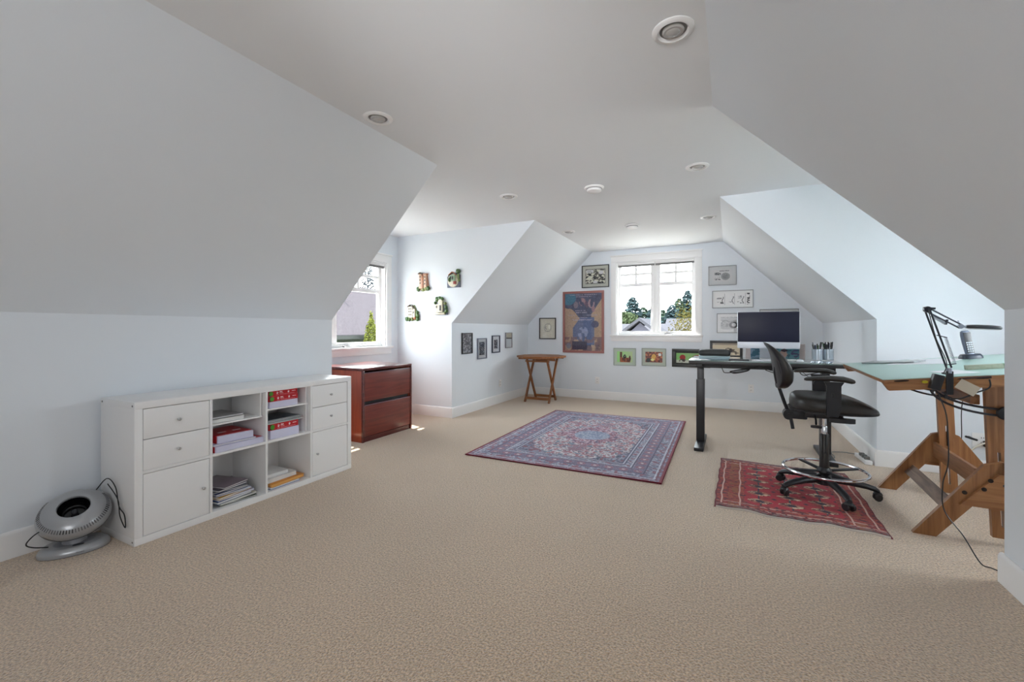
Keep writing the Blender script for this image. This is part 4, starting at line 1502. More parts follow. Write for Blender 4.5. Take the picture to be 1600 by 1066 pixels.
def pencil_cup(x, y, label, seed, n):
    t = thing('pencil_cup', label, 'pencil cup', (x, y, DT))
    r, h = .044, .104
    MB().lathe([(0, .002), (r, .002), (r, h), (r - .002, h), (r - .002, .005), (0, .005)], 28, cap=False).build('cup', mat('mesh_silver', srgb(186, 196, 206), .2, .6), t)
    rnd = random.Random(seed)
    pens = []
    for k in range(n):
        a = 2 * PI * (k + rnd.uniform(-.15, .15)) / n
        l = rnd.uniform(.140, .175)
        rr = .018 if k % 2 else .010
        a2 = a
        top_ = Vector((math.cos(a2) * (.026 + rr * .9), math.sin(a2) * (.026 + rr * .9), l))
        bot = Vector((math.cos(a) * .012, math.sin(a) * .012, .006))
        pens.append((top_, bot, rnd.choice([((22, 24, 34), 'navy'), ((16, 16, 18), 'black'), ((30, 50, 84), 'blue'), ((20, 20, 24), 'black'), ((60, 96, 66), 'green')])))
    pens.sort(key=lambda p: p[0].x)
    words = ['leftmost', 'second', 'third', 'fourth', 'fifth', 'sixth', 'seventh', 'eighth', 'ninth', 'tenth', 'eleventh', 'twelfth']
    side = 'left' if seed == 1 else 'right'
    for k, (top_, bot, (col, nm)) in enumerate(pens):
        w_ = words[k] if k else 'leftmost'
        lab = '%s %s pen %sin the %s silver pencil cup' % (w_, nm, 'from the left ' if k else '', side)
        pn = thing('pen', lab, 'pen', (x, y, DT), 0, 'pens in the ' + side + ' pencil cup')
        m1 = mat('pen_%d_%d_%d' % col, srgb(*col), .3)
        MB().tube([bot, top_ * .72 + bot * .28], .0036, 8).build('barrel', m1, pn)
        MB().tube([top_ * .72 + bot * .28, top_], [.0054, .0048], 8).build('cap', m1, pn)


pencil_cup(.74, 4.95, 'silver pencil cup holding pens nearer the computer', 1, 9)
pencil_cup(.83, 4.975, 'silver pencil cup holding pens at desk right end', 2, 11)


def power_strip():
    t = thing('power_strip', 'white power strip on floor by right knee wall corner', 'power strip', (1.055, 4.80, 0), math.radians(94))
    MB().box((-.14, -.025, 0), (.14, .025, .035), 0, .006).build('body', TRIM, t)
    for k in range(3):
        p = MB().box((-.1 + k * .06, -.018, .035), (-.065 + k * .06, .018, .06), 0, .004).build('plug', mat('grey_plug', srgb(120, 120, 118), .5), t)
    return t


power_strip()
tag(MB().tube([(1.03, 4.93, .02), (.95, 4.99, .012), (.85, 4.95, .01), (.85, 4.82, .007), (.84, 4.76, .006)], .004, 6, smooth=6).build('extension_cord', mat('grey_cord', srgb(150, 150, 146), .5)), 'grey cord on floor running from power strip to desk', 'cord')

# ------------------------------------------------------------------ drafting chair
ch = thing('drafting_chair', 'black drafting chair with foot ring between desk and drafting table', 'chair', (.59, 3.67, .0075))
VIN = mat('black_vinyl', srgb(44, 42, 40), .38, bump=.12, bscale=260)
CP = mat('chair_plastic', srgb(32, 33, 38), .42)
for k, a in enumerate((2, 74, 146, 212, 286)):
    M_ = Mrot('Z', a)
    lg = MB()
    rings = []
    for x, z_, w, h in ((.0, .115, .032, .03), (.07, .112, .03, .026), (.15, .104, .026, .022), (.235, .092, .023, .019), (.285, .078, .021, .018), (.305, .066, .017, .012)):
        rings.append([(x, w * math.cos(q), z_ + h * math.sin(q)) for q in [2 * PI * i / 12 for i in range(12)]])
    lg.loft(rings, 0, M_)
    leg = lg.build('base_leg', CP, ch)
    ca = MB()
    for s in (-1, 1):
        Mw = M_ @ Mloc(.296, s * .016, .0255 + .004) @ Mrot('Z', 25) @ Mrot('X', 90)
        ca.lathe([(0, -.010), (.021, -.010), (.0255, -.006), (.0255, .006), (.021, .010), (0, .010)], 20, 0, Mw, cap=False)
    ca.lathe([(.0, .0), (.024, .0), (.027, .012), (.02, .024), (0, .028)], 18, 0, M_ @ Mloc(.296, 0, .036), cap=False)
    ca.build('caster', BLACK, leg)
MB().lathe([(.0, .075), (.05, .075), (.052, .12), (.04, .14), (.032, .145)], 24).build('base_hub', CP, ch)
MB().lathe([(.03, .14), (.027, .42), (.024, .425)], 24).build('column_sleeve', mat('column_black', srgb(50, 48, 46), .3, .3), ch)
MB().lathe([(.014, .42), (.014, .56)], 20).build('gas_lift', CHROME, ch)
MB().lathe([(.0185, .42), (.0185, .475), (.016, .48)], 20).build('lift_collar', CHROME, ch)
# foot ring
ring = MB().tube([(.246 * math.cos(2 * PI * k / 48), .246 * math.sin(2 * PI * k / 48), .175) for k in range(48)], .0095, 10, closed=True).build('foot_ring', CHROME, ch)
for a in (30, 118, 205, 300):
    MB().beam(Mrot('Z', a) @ Vector((.02, 0, .165)), Mrot('Z', a) @ Vector((.243, 0, .172)), .028, .012, 0, .003).build('ring_spoke', CP, ring)
MB().lathe([(.033, .15), (.045, .158), (.045, .17), (.033, .19)], 24).build('ring_clamp', CP, ring)
MB().tube([(.0, -.03, .30), (.0, -.045, .30)], [.006, .01], 10).build('ring_knob', CP, ring)
# mechanism
MB().box((-.12, -.05, .535), (.10, .05, .585), 0, .012).box((-.20, -.03, .515), (-.10, .03, .575), 0, .012).build('tilt_mechanism', CP, ch)
MB().box((-.21, -.1, .585), (.20, .1, .602), 0, .004).build('seat_pan', CP, ch)
MB().tube([(-.06, -.05, .55), (-.07, -.15, .54), (-.075, -.19, .52)], .006, 8).loft([[(-.075 + x, -.2 + y, z_) for x, y in sup(.032, .02, 2, 14)] for z_ in (.498, .506, .512)]).build('lever', CP, ch)
MB().tube([(.08, -.05, .56), (.09, -.2, .56)], .006, 8).loft([[(.06 + x, -.22 + y, z_) for x, y in sup(.07, .025, 2.4, 18)] for z_ in (.548, .556, .572, .576)]).build('lever', CP, ch)
# seat cushion: superellipse with waterfall front (+X)
sc_ = MB()
rings = []
for s, z_ in ((.86, .600), (.97, .603), (.995, .615), (1.0, .640), (.985, .665), (.95, .682), (.88, .694), (.7, .701), (.4, .704), (.1, .705)):
    rings.append([(x * s, y * s, z_) for x, y in sup(.245, .245, 2.9, 48)])
sc_.loft(rings)


def wf(x, y, z_):
    t_ = max(0, (x - .0) / .245)
    top = z_ - .600
    k = 1 - .74 * t_ ** 1.9
    b = max(0, (-x - .05) / .2)
    return (x + .04, y, .600 + top * k + .012 * b * min(1, top / .1))


sc_.deform(wf)
sc_.build('seat_cushion', VIN, ch)
MB().loft([[(x * s + .04, y * s, z_) for x, y in sup(.245, .245, 2.9, 40)] for s, z_ in ((.9, .592), (1.006, .598), (1.006, .606))]).build('seat_shell', CP, ch)
# J bar
MB().tube([(-.185, 0, .44), (-.20, 0, .52), (-.235, 0, .62), (-.272, 0, .74), (-.292, 0, .82), (-.292, 0, .88)], .0115, 10, smooth=5).build('back_bar', CP, ch)
MB().loft([[(x - .215, -.04 + y_, z_ + .545) for x, z_ in sup(.032, .036, 2.2, 18)] for y_ in (0, .08)]).build('back_bracket', CP, ch)
MB().tube([(-.215, -.045, .545), (-.215, -.075, .545)], [.010, .014], 14).build('bracket_knob', CP, ch)
# backrest: rounded pad in YZ, leaning back
br = MB()
rings = []
for s, d_ in ((.88, -.034), (.98, -.026), (1.0, -.008), (1.0, .006), (.97, .02), (.9, .03), (.7, .038), (.35, .042), (.1, .043)):
    rings.append([(d_, y * s, z_ * s) for y, z_ in sup(.205, .165, 2.7, 44)])
br.loft(rings)


def backcurve(x, y, z_):
    zz = [-.165, -.10, -.03, .04, .11, .165]
    xc = float(np.interp(z_, zz, [-.252, -.243, -.247, -.272, -.315, -.357]))
    th = float(np.interp(z_, zz, [.9, 1.0, 1.0, .85, .55, .3]))
    return (x * th + xc + .5 * y * y, y, .895 + z_)


br.deform(backcurve)
br.build('backrest_cushion', VIN, ch)
bs2 = MB()
rings = []
for s, d_ in ((.9, -.046), (.985, -.042), (1.01, -.034), (1.01, -.024)):
    rings.append([(d_, y * s, z_ * s) for y, z_ in sup(.205, .165, 2.7, 44)])
bs2.loft(rings)
bs2.deform(backcurve)
bs2.build('backrest_shell', CP, ch)
# armrests
for s, zz in ((-1, 0), (1, .008)):
    yy = s * .27
    ar = MB()
    rings = []
    for t_, w, h in ((-.14, .008, .006), (-.13, .026, .011), (-.09, .034, .015), (0, .038, .018), (.07, .04, .019), (.11, .036, .017), (.125, .022, .011), (.13, .006, .004)):
        dz_ = .008 - .6 * (t_ - .0) ** 2 - (.006 if t_ > .1 else 0)
        rings.append([(t_ - .012, yy + w * math.cos(q), .83 + zz + dz_ + h * math.sin(q)) for q in [2 * PI * i / 14 for i in range(14)]])
    ar.loft(rings)
    pad = ar.build('arm_pad', VIN, ch)
    post = MB()
    post.prism([(-.045, .815), (.06, .815), (.045, .79), (.045, .64), (.03, .595), (-.03, .595), (-.032, .79)], -.011, .011, 0, Mloc(0, yy, 0) @ Mrot('X', 90) )
    po = post.build('arm_post', CP, ch)
    MB().box((-.03, min(yy, s * .12), .588), (.03, max(yy, s * .12) , .600), 0, .003).build('arm_bracket', CP, ch)
    if s > 0:
        MB().tube([(-.005, yy - .012, .75), (-.005, yy - .045, .75)], [.022, .024], 16).build('height_knob', CP, po)
    else:
        MB().box((-.008, yy - .016, .715), (.008, yy - .0105, .745), 0, .002).build('height_button', BLACK, po)

# ------------------------------------------------------------------ drafting table
ROT = math.radians(-3)
dt = thing('drafting_table', 'tilted wooden drafting table with pale green top', 'drafting table', (1.05, 3.62, 0), ROT)
OAK = wood('oak_leg', srgb(126, 82, 44), srgb(160, 110, 66), 2, .45, .15, 4)
OAKX = wood('oak_rail', srgb(140, 92, 52), srgb(176, 124, 76), 0, .45, .15, 4)
OAKY = wood('oak_stretcher', srgb(120, 78, 44), srgb(156, 106, 64), 1, .45, .15, 4)
OAKD = wood('worn_grey_oak', srgb(104, 84, 72), srgb(140, 116, 98), 1, .6, .0, 4)
GREEN = mat('mint_vinyl', srgb(176, 206, 198), .35)
DARKB = mat('dark_bolt', srgb(46, 38, 34), .4, .6)
TILT = math.radians(6.5)
MT = Matrix.Translation((-.275, 0, .89)) @ Matrix.Rotation(-TILT, 4, 'Y')   # table-top frame (x right, y back, z normal)
W_, Ya, Yb = .93, -.648, .634
top = MB().box((0, Ya, -.022), (W_, Yb, -.004), 0, .002, MT).build('top_board', OAKX, dt)
MB().box((-.001, Ya - .001, -.0035), (W_ + .001, Yb + .001, 0), 0, .001, MT).build('mint_cover', GREEN, top)
for ya in (Ya + .001, Yb - .046):
    R = Matrix(((1, 0, 0, 0), (0, 0, 1, 0), (0, 1, 0, 0), (0, 0, 0, 1)))
    bt_ = MB().prism([(.0, -.0225), (.02, -.062), (W_ - .05, -.062), (W_, -.0225)], ya, ya + .045, 0, MT @ R).build('end_batten', OAKX, dt)
    if ya < 0:
        for xx, rr in ((.50, .011),):
            MB().lathe([(rr, 0), (rr, .002), (rr * .7, .003), (0, .003)], 14, 0, MT @ Mloc(xx, ya, -.042) @ Mrot('X', 90), cap=False).build('bolt', DARKB, bt_)
        MB().loft([[(x + .075, ya - .0005, z_ - .012) for x, z_ in sup(.032, .005, 2.5, 16)], [(x + .075, ya - .0025, z_ - .012) for x, z_ in sup(.03, .004, 2.5, 16)]], 0, MT).build('slot', DARKB, bt_)
        MB().loft([[(x + .385, ya - .0005, z_ - .014) for x, z_ in sup(.032, .005, 2.5, 16)], [(x + .385, ya - .0025, z_ - .014) for x, z_ in sup(.03, .004, 2.5, 16)]], 0, MT).build('slot', DARKB, bt_)

for side, fy in (('near', -.355), ('far', .385)):
    sgn = -1 if side == 'near' else 1
    px = .262
    # upright post, slotted (two cheeks plus rails above and below each slot)
    ptop = .865
    pl, pr = px - .0, px
    post = MB()
    hw = .041
    lean = lambda z_: -.038 * (z_ - .4)
    Rm = Matrix(((1, 0, 0, 0), (0, 0, 1, 0), (0, 1, 0, 0), (0, 0, 0, 1)))

    def seg(xa, xb, za, zb):
        post.prism([(px + xa + lean(za), za), (px + xb + lean(za), za), (px + xb + lean(zb), zb), (px + xa + lean(zb), zb)], fy - .016, fy + .016, 0, Rm)
    seg(-hw, -.006, .04, ptop)
    seg(.006, hw, .04, ptop)
    for za, zb in ((.04, .10), (.27, .36), (.50, ptop)):
        seg(-.006, .006, za, zb)
    post.build('post', OAK, dt)
    # inverted V legs
    for s in (-1, 1):
        xf = px + s * .31
        a = (xf, fy - sgn * .0, .0)
        # parallelogram leg with foot cut level
        wdt = .05
        x_top = px + s * .02
        zt = .40
        leg = MB().prism([(xf - s * wdt, 0.001), (xf + s * wdt, .001), (x_top + s * wdt * 1.0, zt + .03), (x_top - s * .02, zt + .055), (x_top - s * wdt, zt - .0)], fy + sgn * .018, fy + sgn * .048, 0, Rm)
        leg.build('leg', OAK, dt)
    # gusset board across the legs, on the outer side
    gs = MB().prism([(px - .16, .205), (px + .16, .205), (px + .075, .39), (px - .035, .39)] if side == 'far' else [(px - .17, .205), (px + .17, .205), (px + .06, .39), (px - .02, .39)], fy + sgn * .049, fy + sgn * .066, 0, Rm).build('gusset_board', OAKX, dt)
    if side == 'near':
        for bx_, bz_ in ((.11, .275), (.185, .305), (.21, .355)):
            MB().lathe([(.011, 0), (.011, .002), (0, .003)], 12, 0, Mloc(bx_, fy + sgn * .0665, bz_) @ Mrot('X', 90), cap=False).build('bolt', DARKB, gs)
        MB().beam((px - .01, fy - .085, .345), (px + .07, fy - .085, .29), .018, .016, 0, .006).tube([(px + .02, fy - .068, .325), (px + .02, fy - .088, .325)], .01, 10).build('clamp_lever', BLACK, gs)
    else:
        MB().tube([(px + .10, fy - .03, .44), (px + .10, fy - .07, .44)], .008, 8).beam((px + .07, fy - .07, .45), (px + .13, fy - .07, .43), .014, .014, 0, .005).build('clamp_knob', BLACK, dt)
    # curved tilt quadrant: twin black rails from the post up to the table top
    q = MB()
    for dr in (0.0, .034):
        pts = []
        for k in range(15):
            u = k / 14
            # local x from .30 (at post knob) to .0 (at table underside)
            x = px + .02 - (.30 - dr * .4) * math.sin(u * PI / 2 * .98)
            z_ = .70 + dr + (.135 - dr * .75) * (1 - math.cos(u * PI / 2 * .98))
            pts.append((x, fy - .03, z_))
        q.tube(pts, .0062, 8)
    qa = q.build('tilt_quadrant', mat('quadrant_steel', srgb(54, 54, 60), .3, .5), dt)
    MB().lathe([(.0, 0), (.034, 0), (.036, .008), (.03, .018), (.014, .022), (0, .022)], 22, 0, Mloc(px + .012, fy - .032, .716) @ Mrot('X', 90), cap=False).build('quadrant_knob', BLACK, qa)
# stretchers
MB().box((.185, -.30, .285), (.205, .355, .385), 0, .004).build('stretcher', OAKY, dt)
MB().beam((.075, -.39, .165), (.075, .42, .165), .075, .016, 0, .003, up=(-.78, 0, .62)).build('footrest_board', OAKD, dt)
MB().box((.16, -.33, .745), (.20, .37, .80), 0, .006).build('upper_stretcher', OAKY, dt)


def on_top(name, label, cat, x, y, rz=0, dz_=0.0005, group=None):
    """a thing lying on the tilted table top at top-frame x,y"""
    M_ = dt.matrix_basis @ MT if False else (Matrix.Translation((1.05, 3.62, 0)) @ Matrix.Rotation(ROT, 4, 'Z') @ MT)
    Mx = M_ @ Matrix.Translation((x, y, dz_)) @ Matrix.Rotation(rz, 4, 'Z')
    o = thing(name, label, cat, Mx.translation, 0, group, rot=Mx.to_euler())
    return o


o = on_top('tablet', 'flat grey tablet lying on the mint drafting table top', 'tablet', .26, .42, -.75, .003)
MB().box((-.17, -.06, 0), (.17, .06, .008), 0, .003).build('body', mat('tablet_grey', srgb(160, 164, 166), .3, .3), o)
MB().box((-.16, -.05, .008), (.16, .05, .0085)).build('glass_face', mat('tablet_face', srgb(120, 126, 128), .15), o)
o = on_top('paper_sheet', 'large white paper sheet on drafting table beside grey tablet', 'paper', .43, .36, -.55)
MB().box((-.15, -.21, 0), (.15, .21, .0012)).build('sheet', PAPER, o)
o = on_top('paper_sheet', 'white sheet under the lamp clamp on drafting table', 'paper', .34, -.44, .2)
MB().box((-.06, -.10, 0), (.06, .10, .001)).build('sheet', PAPER, o)
# scale ruler box
o = on_top('ruler_box', 'long beige and green box at drafting table right side', 'box', .52, -.345, -.03)
MB().box((-.105, -.018, 0), (.04, .018, .024), 0, .002).build('beige_body', mat('beige_card', srgb(176, 178, 158), .6, var=.1, vscale=60), o)
MB().box((.04, -.018, 0), (.12, .018, .0242), 0, .002).build('green_end', mat('green_card', srgb(104, 152, 112), .6), o)
# cordless phone
o = on_top('cordless_phone', 'grey cordless phone upright in its charging base', 'phone', .665, .40, .25)
MB().loft([[(x * s, y * s, z_) for x, y in sup(.055, .05, 3, 28)] for s, z_ in ((1, 0), (1, .012), (.88, .026), (.8, .03))]).build('charging_base', mat('phone_dark', srgb(46, 54, 68), .35), o)
hs = MB()
rings = []
for z_, w, d_, oy in ((.022, .023, .012, 0), (.05, .0245, .014, .004), (.11, .0255, .015, .014), (.16, .026, .015, .018), (.182, .024, .013, .018), (.19, .017, .008, .018)):
    rings.append([(x, y + oy, z_) for x, y in sup(w, d_, 3.2, 24)])
hs.loft(rings)
hnd = hs.build('handset', mat('phone_silver', srgb(120, 128, 148), .3, .3), o)
MB().beam((0, -.0105, .035), (0, .0015, .178), .040, .002, 0, .001, up=(0, 1, 0)).build('handset_face', mat('phone_black', srgb(34, 36, 42), .3), hnd)
MB().beam((0, -.002, .128), (0, .0012, .158), .030, .003, 0, .001, up=(0, 1, 0)).build('display', mat('lcd_grey', srgb(140, 150, 146), .25), hnd)
for r_ in range(5):
    for c_ in range(3):
        zz = .045 + r_ * .0145
        yy = -.0125 + (zz - .035) * .084
        MB().box((-.0155 + c_ * .0115, yy - .001, zz), (-.0075 + c_ * .0115, yy + .001, zz + .009), 0, .0008).build('key', mat('key_pale', srgb(190, 196, 204), .4), hnd)
# tape measure, brick, tag
o = on_top('tape_measure', 'small yellow clip on near edge of drafting table', 'clip', .163, -.655, 0, -.02)
MB().loft([[(x, z0__, y) for x, y in sup(.012, .007, 2.4, 16)] for z0__ in (-.014, -.004)]).build('clip_body', mat('yellow_plastic', srgb(206, 190, 40), .35), o)

# ------------------------------------------------------------------ swing arm lamp
TOPM = Matrix.Translation((1.05, 3.62, 0)) @ Matrix.Rotation(ROT, 4, 'Z') @ MT
cl = TOPM @ Vector((.258, Ya - .012, 0))
lamp = thing('swing_arm_lamp', 'spring arm desk lamp clamped to drafting table edge', 'lamp', cl)
LM = mat('lamp_dark_metal', srgb(52, 56, 66), .3, .5)
LS = mat('lamp_spring', srgb(150, 156, 168), .3, .7)
MB().box((-.014, -.014, -.090), (.014, -.003, .03), 0, .003).box((-.014, -.004, .010), (.014, .045, .020), 0, .003).box((-.012, -.004, -.092), (.012, .05, -.082), 0, .003).tube([(0, .03, -.115), (0, .03, -.078)], .006, 8).build('clamp', BLACK, lamp)
MB().tube([(0, -.004, .02), (0, -.004, .045)], .012, 12).build('swivel', LS, lamp)
base = Vector((0, -.004, .045))
elbow = Vector((-.092, -.03, .345))
head = Vector((.058, .04, .258))
for off in (-.0095, .0095):
    n_ = (elbow - base).normalized()
    sd = n_.cross(Vector((0, 1, 0))).normalized() * off
    MB().tube([base + sd, elbow + sd], .0042, 8).build('lower_rod', LM, lamp)
    n2_ = (head - elbow).normalized()
    sd2 = n2_.cross(Vector((0, 1, 0))).normalized() * off
    MB().tube([elbow + sd2, head + sd2], .0042, 8).build('upper_rod', LM, lamp)


def spring(a, b, r, turns, parent):
    a, b = Vector(a), Vector(b)
    d = (b - a)
    x = d.normalized()
    u = x.cross(Vector((0, 1, 0))).normalized()
    v = x.cross(u)
    N = turns * 8
    pts = [a + d * (i / N) + (u * math.cos(2 * PI * i / 8) + v * math.sin(2 * PI * i / 8)) * r for i in range(N + 1)]
    MB().tube(pts, .0013, 5).build('spring', LS, parent)


nrm = (elbow - base).normalized().cross(Vector((0, 1, 0))).normalized()
spring(base.lerp(elbow, .08) + nrm * .0 + Vector((.028, 0, .0)), base.lerp(elbow, .52) + Vector((.03, 0, .0)), .0052, 20, lamp)
MB().beam(base.lerp(elbow, .56), base.lerp(elbow, .52) + Vector((.034, 0, 0)), .012, .004).beam(base.lerp(elbow, .06), base.lerp(elbow, .08) + Vector((.032, 0, 0)), .012, .004).build('spring_bracket', LM, lamp)
spring(elbow.lerp(head, .12) - Vector((0, 0, .022)), elbow.lerp(head, .55) - Vector((0, 0, .026)), .0052, 16, lamp)
MB().beam(elbow.lerp(head, .6), elbow.lerp(head, .55) - Vector((0, 0, .03)), .012, .004).build('spring_bracket', LM, lamp)
MB().lathe([(0, -.012), (.015, -.012), (.017, 0), (.015, .012), (0, .012)], 16, 0, Mloc(*elbow) @ Mrot('X', 90), cap=False).beam(elbow + Vector((-.016, 0, .008)), elbow + Vector((.03, 0, .004)), .014, .01).beam(elbow + Vector((0, 0, 0)), elbow + Vector((.0, 0, -.03)), .014, .012).build('elbow_joint', LM, lamp)
MB().lathe([(0, -.01), (.011, -.01), (.013, 0), (.011, .01), (0, .01)], 14, 0, Mloc(*head) @ Mrot('X', 90), cap=False).tube([head, head + Vector((-.01, 0, .03))], .003, 6).tube([head, head + Vector((.03, 0, -.002))], .006, 8).build('head_joint', LS, lamp)
hd = MB()
Mh = Mloc(*(head + Vector((.084, .0, -.004)))) @ Mrot('Y', 4)
hd.loft([[(x * s, y * s, z_) for x, y in sup(.064, .05, 2.4, 32)] for s, z_ in ((.96, -.009), (1, -.004), (1, .002), (.9, .008), (.5, .011))], 0, Mh)
shd = hd.build('lamp_head', mat('head_grey', srgb(66, 70, 74), .3, .2), lamp)
MB().loft([[(x, y, z_) for x, y in sup(.056, .04, 2.4, 28)] for z_ in (-.0125, -.0092)], 0, Mh).build('diffuser', mat('white_diffuser', srgb(220, 222, 224), .3), shd)
cdl = MB().tube([elbow + Vector((.0, -.012, 0)), base.lerp(elbow, .5) + Vector((-.012, -.014, 0)), base + Vector((-.014, -.014, .03)), base + Vector((-.03, -.02, -.03))], .0022, 6, smooth=6).build('lamp_wire', BLACK, lamp)

pb = MB().box((-.022, -.018, -.04), (.022, .018, .04), 0, .006)
pbo = thing('power_adapter', 'black power adapter hanging at drafting table edge by lamp', 'adapter', TOPM @ Vector((.205, Ya - .024, -.022)), rot=(0, math.radians(14), 0))
pb.build('adapter_body', BLACK, pbo)
MB().tube([(0, 0, -.038), (-.002, 0, -.058)], .005, 8).build('strain_relief', BLACK, pbo)
w0 = TOPM @ Vector((.205, Ya - .024, -.08))
tag(MB().tube([w0, w0 + Vector((.03, 0, -.10)), w0 + Vector((.045, .02, -.22)), w0 + Vector((.045, .02, -.36)), w0 + Vector((.038, .06, -.48)), w0 + Vector((.05, .08, -.62)), (1.05, 2.96, .12), (1.10, 2.93, .012), (1.13, 2.90, .006), (1.17, 2.86, .006)], .0028, 6, smooth=8).build('charging_cable', BLACK), 'thin black cord hanging from the adapter down to carpet', 'cord')
o = on_top('paper_tag', 'tilted pale paper card hanging by the lamp clamp', 'paper', .315, Ya - .03, 0, -.055)
MB().box((-.04, -.0008, -.026), (.04, .0008, .026), 0, 0, Mrot('Y', 38)).build('card', mat('tan_card', srgb(196, 184, 164), .7), o)
o = on_top('pen', 'dark pen resting in the slot of drafting table edge', 'pen', .35, Ya - .012, .0, -.012)
MB().tube([(-.05, 0, 0), (.06, 0, .004)], .0042, 8).build('barrel', mat('pen_maroon', srgb(60, 30, 30), .3), o)
MB().tube([(-.062, 0, -.0005), (-.05, 0, 0)], [.001, .0042], 8).build('nib', BLACK, o)
w1 = TOPM @ Vector((.40, Ya - .02, -.02))
tag(MB().tube([w1, w1 + Vector((.0, 0, -.04)), w1 + Vector((-.05, 0, -.07)), w1 + Vector((-.10, 0, -.10)), w1 + Vector((-.14, .005, -.105))], .0035, 6, smooth=6).build('charging_cable', BLACK), 'short black cord looping under drafting table edge', 'cord')
# cords behind, from outlet
tag(MB().tube([(1.52, 4.2, .86), (1.5, 4.25, .6), (1.515, 4.3, .35), (1.50, 4.35, .15), (1.47, 4.3, .012), (1.40, 4.22, .006)], .0028, 6, smooth=8).build('charging_cable', BLACK), 'thin dark cord hanging behind drafting table to floor', 'cord')
pg = thing('plug_adapter', 'black plug pushed into the wide outlet', 'plug', (1.785, Y1 - .0095, .27))
MB().box((-.02, -.035, -.022), (.02, 0, .022), 0, .005).build('plug_body', BLACK, pg)
tag(MB().tube([(1.77, Y1 - .04, .28), (1.70, Y1 - .08, .25), (1.60, Y1 - .12, .14), (1.50, Y1 - .18, .03), (1.42, Y1 - .3, .008)], .006, 8, smooth=6).build('extension_cord', mat('cream_cord', srgb(216, 210, 196), .5)), 'thick cream cord running from the wide outlet to floor', 'cord')

# ------------------------------------------------------------------ outside the windows
GZ = -3.4
gnd = MB().box((-160, 7.9, GZ - .2), (120, 220, GZ)).box((-160, -60, GZ - .2), (-5.2, 7.9, GZ)).box((3.2, -60, GZ - .2), (120, 7.9, GZ)).box((-5.2, -60, GZ - .2), (3.2, -2.8, GZ))
og = gnd.build('ground', mat('pale_ground', srgb(172, 168, 162), .95, var=.2, vscale=.6))  # neutral pale grey chosen to bounce daylight up onto the ceilings
og['kind'] = 'structure'
og['label'] = 'pale ground outside the house'
og['category'] = 'ground'

SHING = mat('shingles', srgb(55, 52, 55), .9, spec=0.0, var=.18, vscale=14)
SHING2 = mat('pale_shingles', srgb(58, 58, 62), .9, spec=0.0, var=.15, vscale=10)
SIDING = mat('house_siding', srgb(56, 62, 54), .8, spec=0.0)
SIDE2 = mat('pale_siding', srgb(66, 66, 74), .8, spec=0.0)


def gable_house(label, x, y, lx, ly, zwall, zridge, along, roofm, wallm):
    t = thing('neighbour_house', label, 'house', (x, y, GZ))
    MB().box((-lx / 2, -ly / 2, 0), (lx / 2, ly / 2, zwall - GZ)).build('walls', wallm, t)
    o_ = .4
    zr, zw = zridge - GZ, zwall - GZ - .15
    if along == 'x':
        a, b = ly / 2 + o_, lx / 2 + o_
        v = [(-b, -a, zw), (b, -a, zw), (b, 0, zr), (-b, 0, zr), (-b, a, zw), (b, a, zw)]
    else:
        a, b = lx / 2 + o_, ly / 2 + o_
        v = [(-a, -b, zw), (-a, b, zw), (0, b, zr), (0, -b, zr), (a, -b, zw), (a, b, zw)]
    vv = v + [(p[0], p[1], p[2] + .18) for p in v]
    f = [(0, 1, 2, 3), (3, 2, 5, 4), (6, 9, 8, 7), (9, 10, 11, 8), (0, 6, 7, 1), (4, 5, 11, 10), (0, 3, 9, 6), (3, 4, 10, 9), (1, 7, 8, 2), (2, 8, 11, 5)]
    MB().add(vv, f).build('roof', roofm, t)
    if along == 'x':
        MB().box((-b, -a - .08, zw - .05), (b, -a, zw + .12)).build('gutter', TRIM, t)
    else:
        MB().add([(-a + .4, -ly / 2 - .01, zw), (a - .4, -ly / 2 - .01, zw), (0, -ly / 2 - .01, zr - .1)], [(0, 1, 2)]).build('gable_end', wallm, t)
    return t


# left dormer view: neighbour's broad roof with two vent pipes
nh = thing('neighbour_house', 'broad mauve grey roof seen through left dormer window', 'house', (-16, 17, GZ))
MB().box((-8, -14, 0), (0, 14, .75 - GZ)).build('walls', SIDING, nh)
zw = .78 - GZ
MB().add([(.5, -15, zw), (.5, 15, zw), (-5.5, 15, zw + 3.0), (-5.5, -15, zw + 3.0), (.5, -15, zw + .15), (.5, 15, zw + .15), (-5.5, 15, zw + 3.15), (-5.5, -15, zw + 3.15)],
         [(0, 1, 2, 3), (7, 6, 5, 4), (0, 4, 5, 1), (1, 5, 6, 2), (2, 6, 7, 3), (3, 7, 4, 0)]).build('roof', SHING, nh)
MB().add([(-5.5, -15, zw + 3.15), (-5.5, 15, zw + 3.15), (-11.5, 15, zw), (-11.5, -15, zw)], [(0, 1, 2, 3)]).build('roof', SHING, nh)
MB().box((.5, -15, zw - .05), (.6, 15, zw + .12)).build('gutter', mat('grey_gutter', srgb(52, 54, 52), .8, spec=0.0), nh)
MB().tube([(-3.2, .05, zw + 1.8), (-3.2, .05, zw + 2.75)], .07, 10).tube([(-3.2, -.45, zw + 1.8), (-3.2, -.6, zw + 2.3), (-3.2, -.8, zw + 2.15)], .06, 10).build('vent_pipe', mat('dark_pipe', srgb(40, 40, 44), .5), nh)

gable_house('pale roofed house with front gable beyond the far window', -5.4, 32, 9.5, 5, .55, 1.42, 'x', SHING2, SIDE2)
gable_house('small white gable porch in front of pale roofed house', -4.60, 26.9, 2.2, 3.0, .72, 1.68, 'y', SHING2, SIDE2)
gable_house('mauve roofed house at right in the far window', -1.7, 41, 6, 5, .6, 2.0, 'x', SHING2, SIDE2)


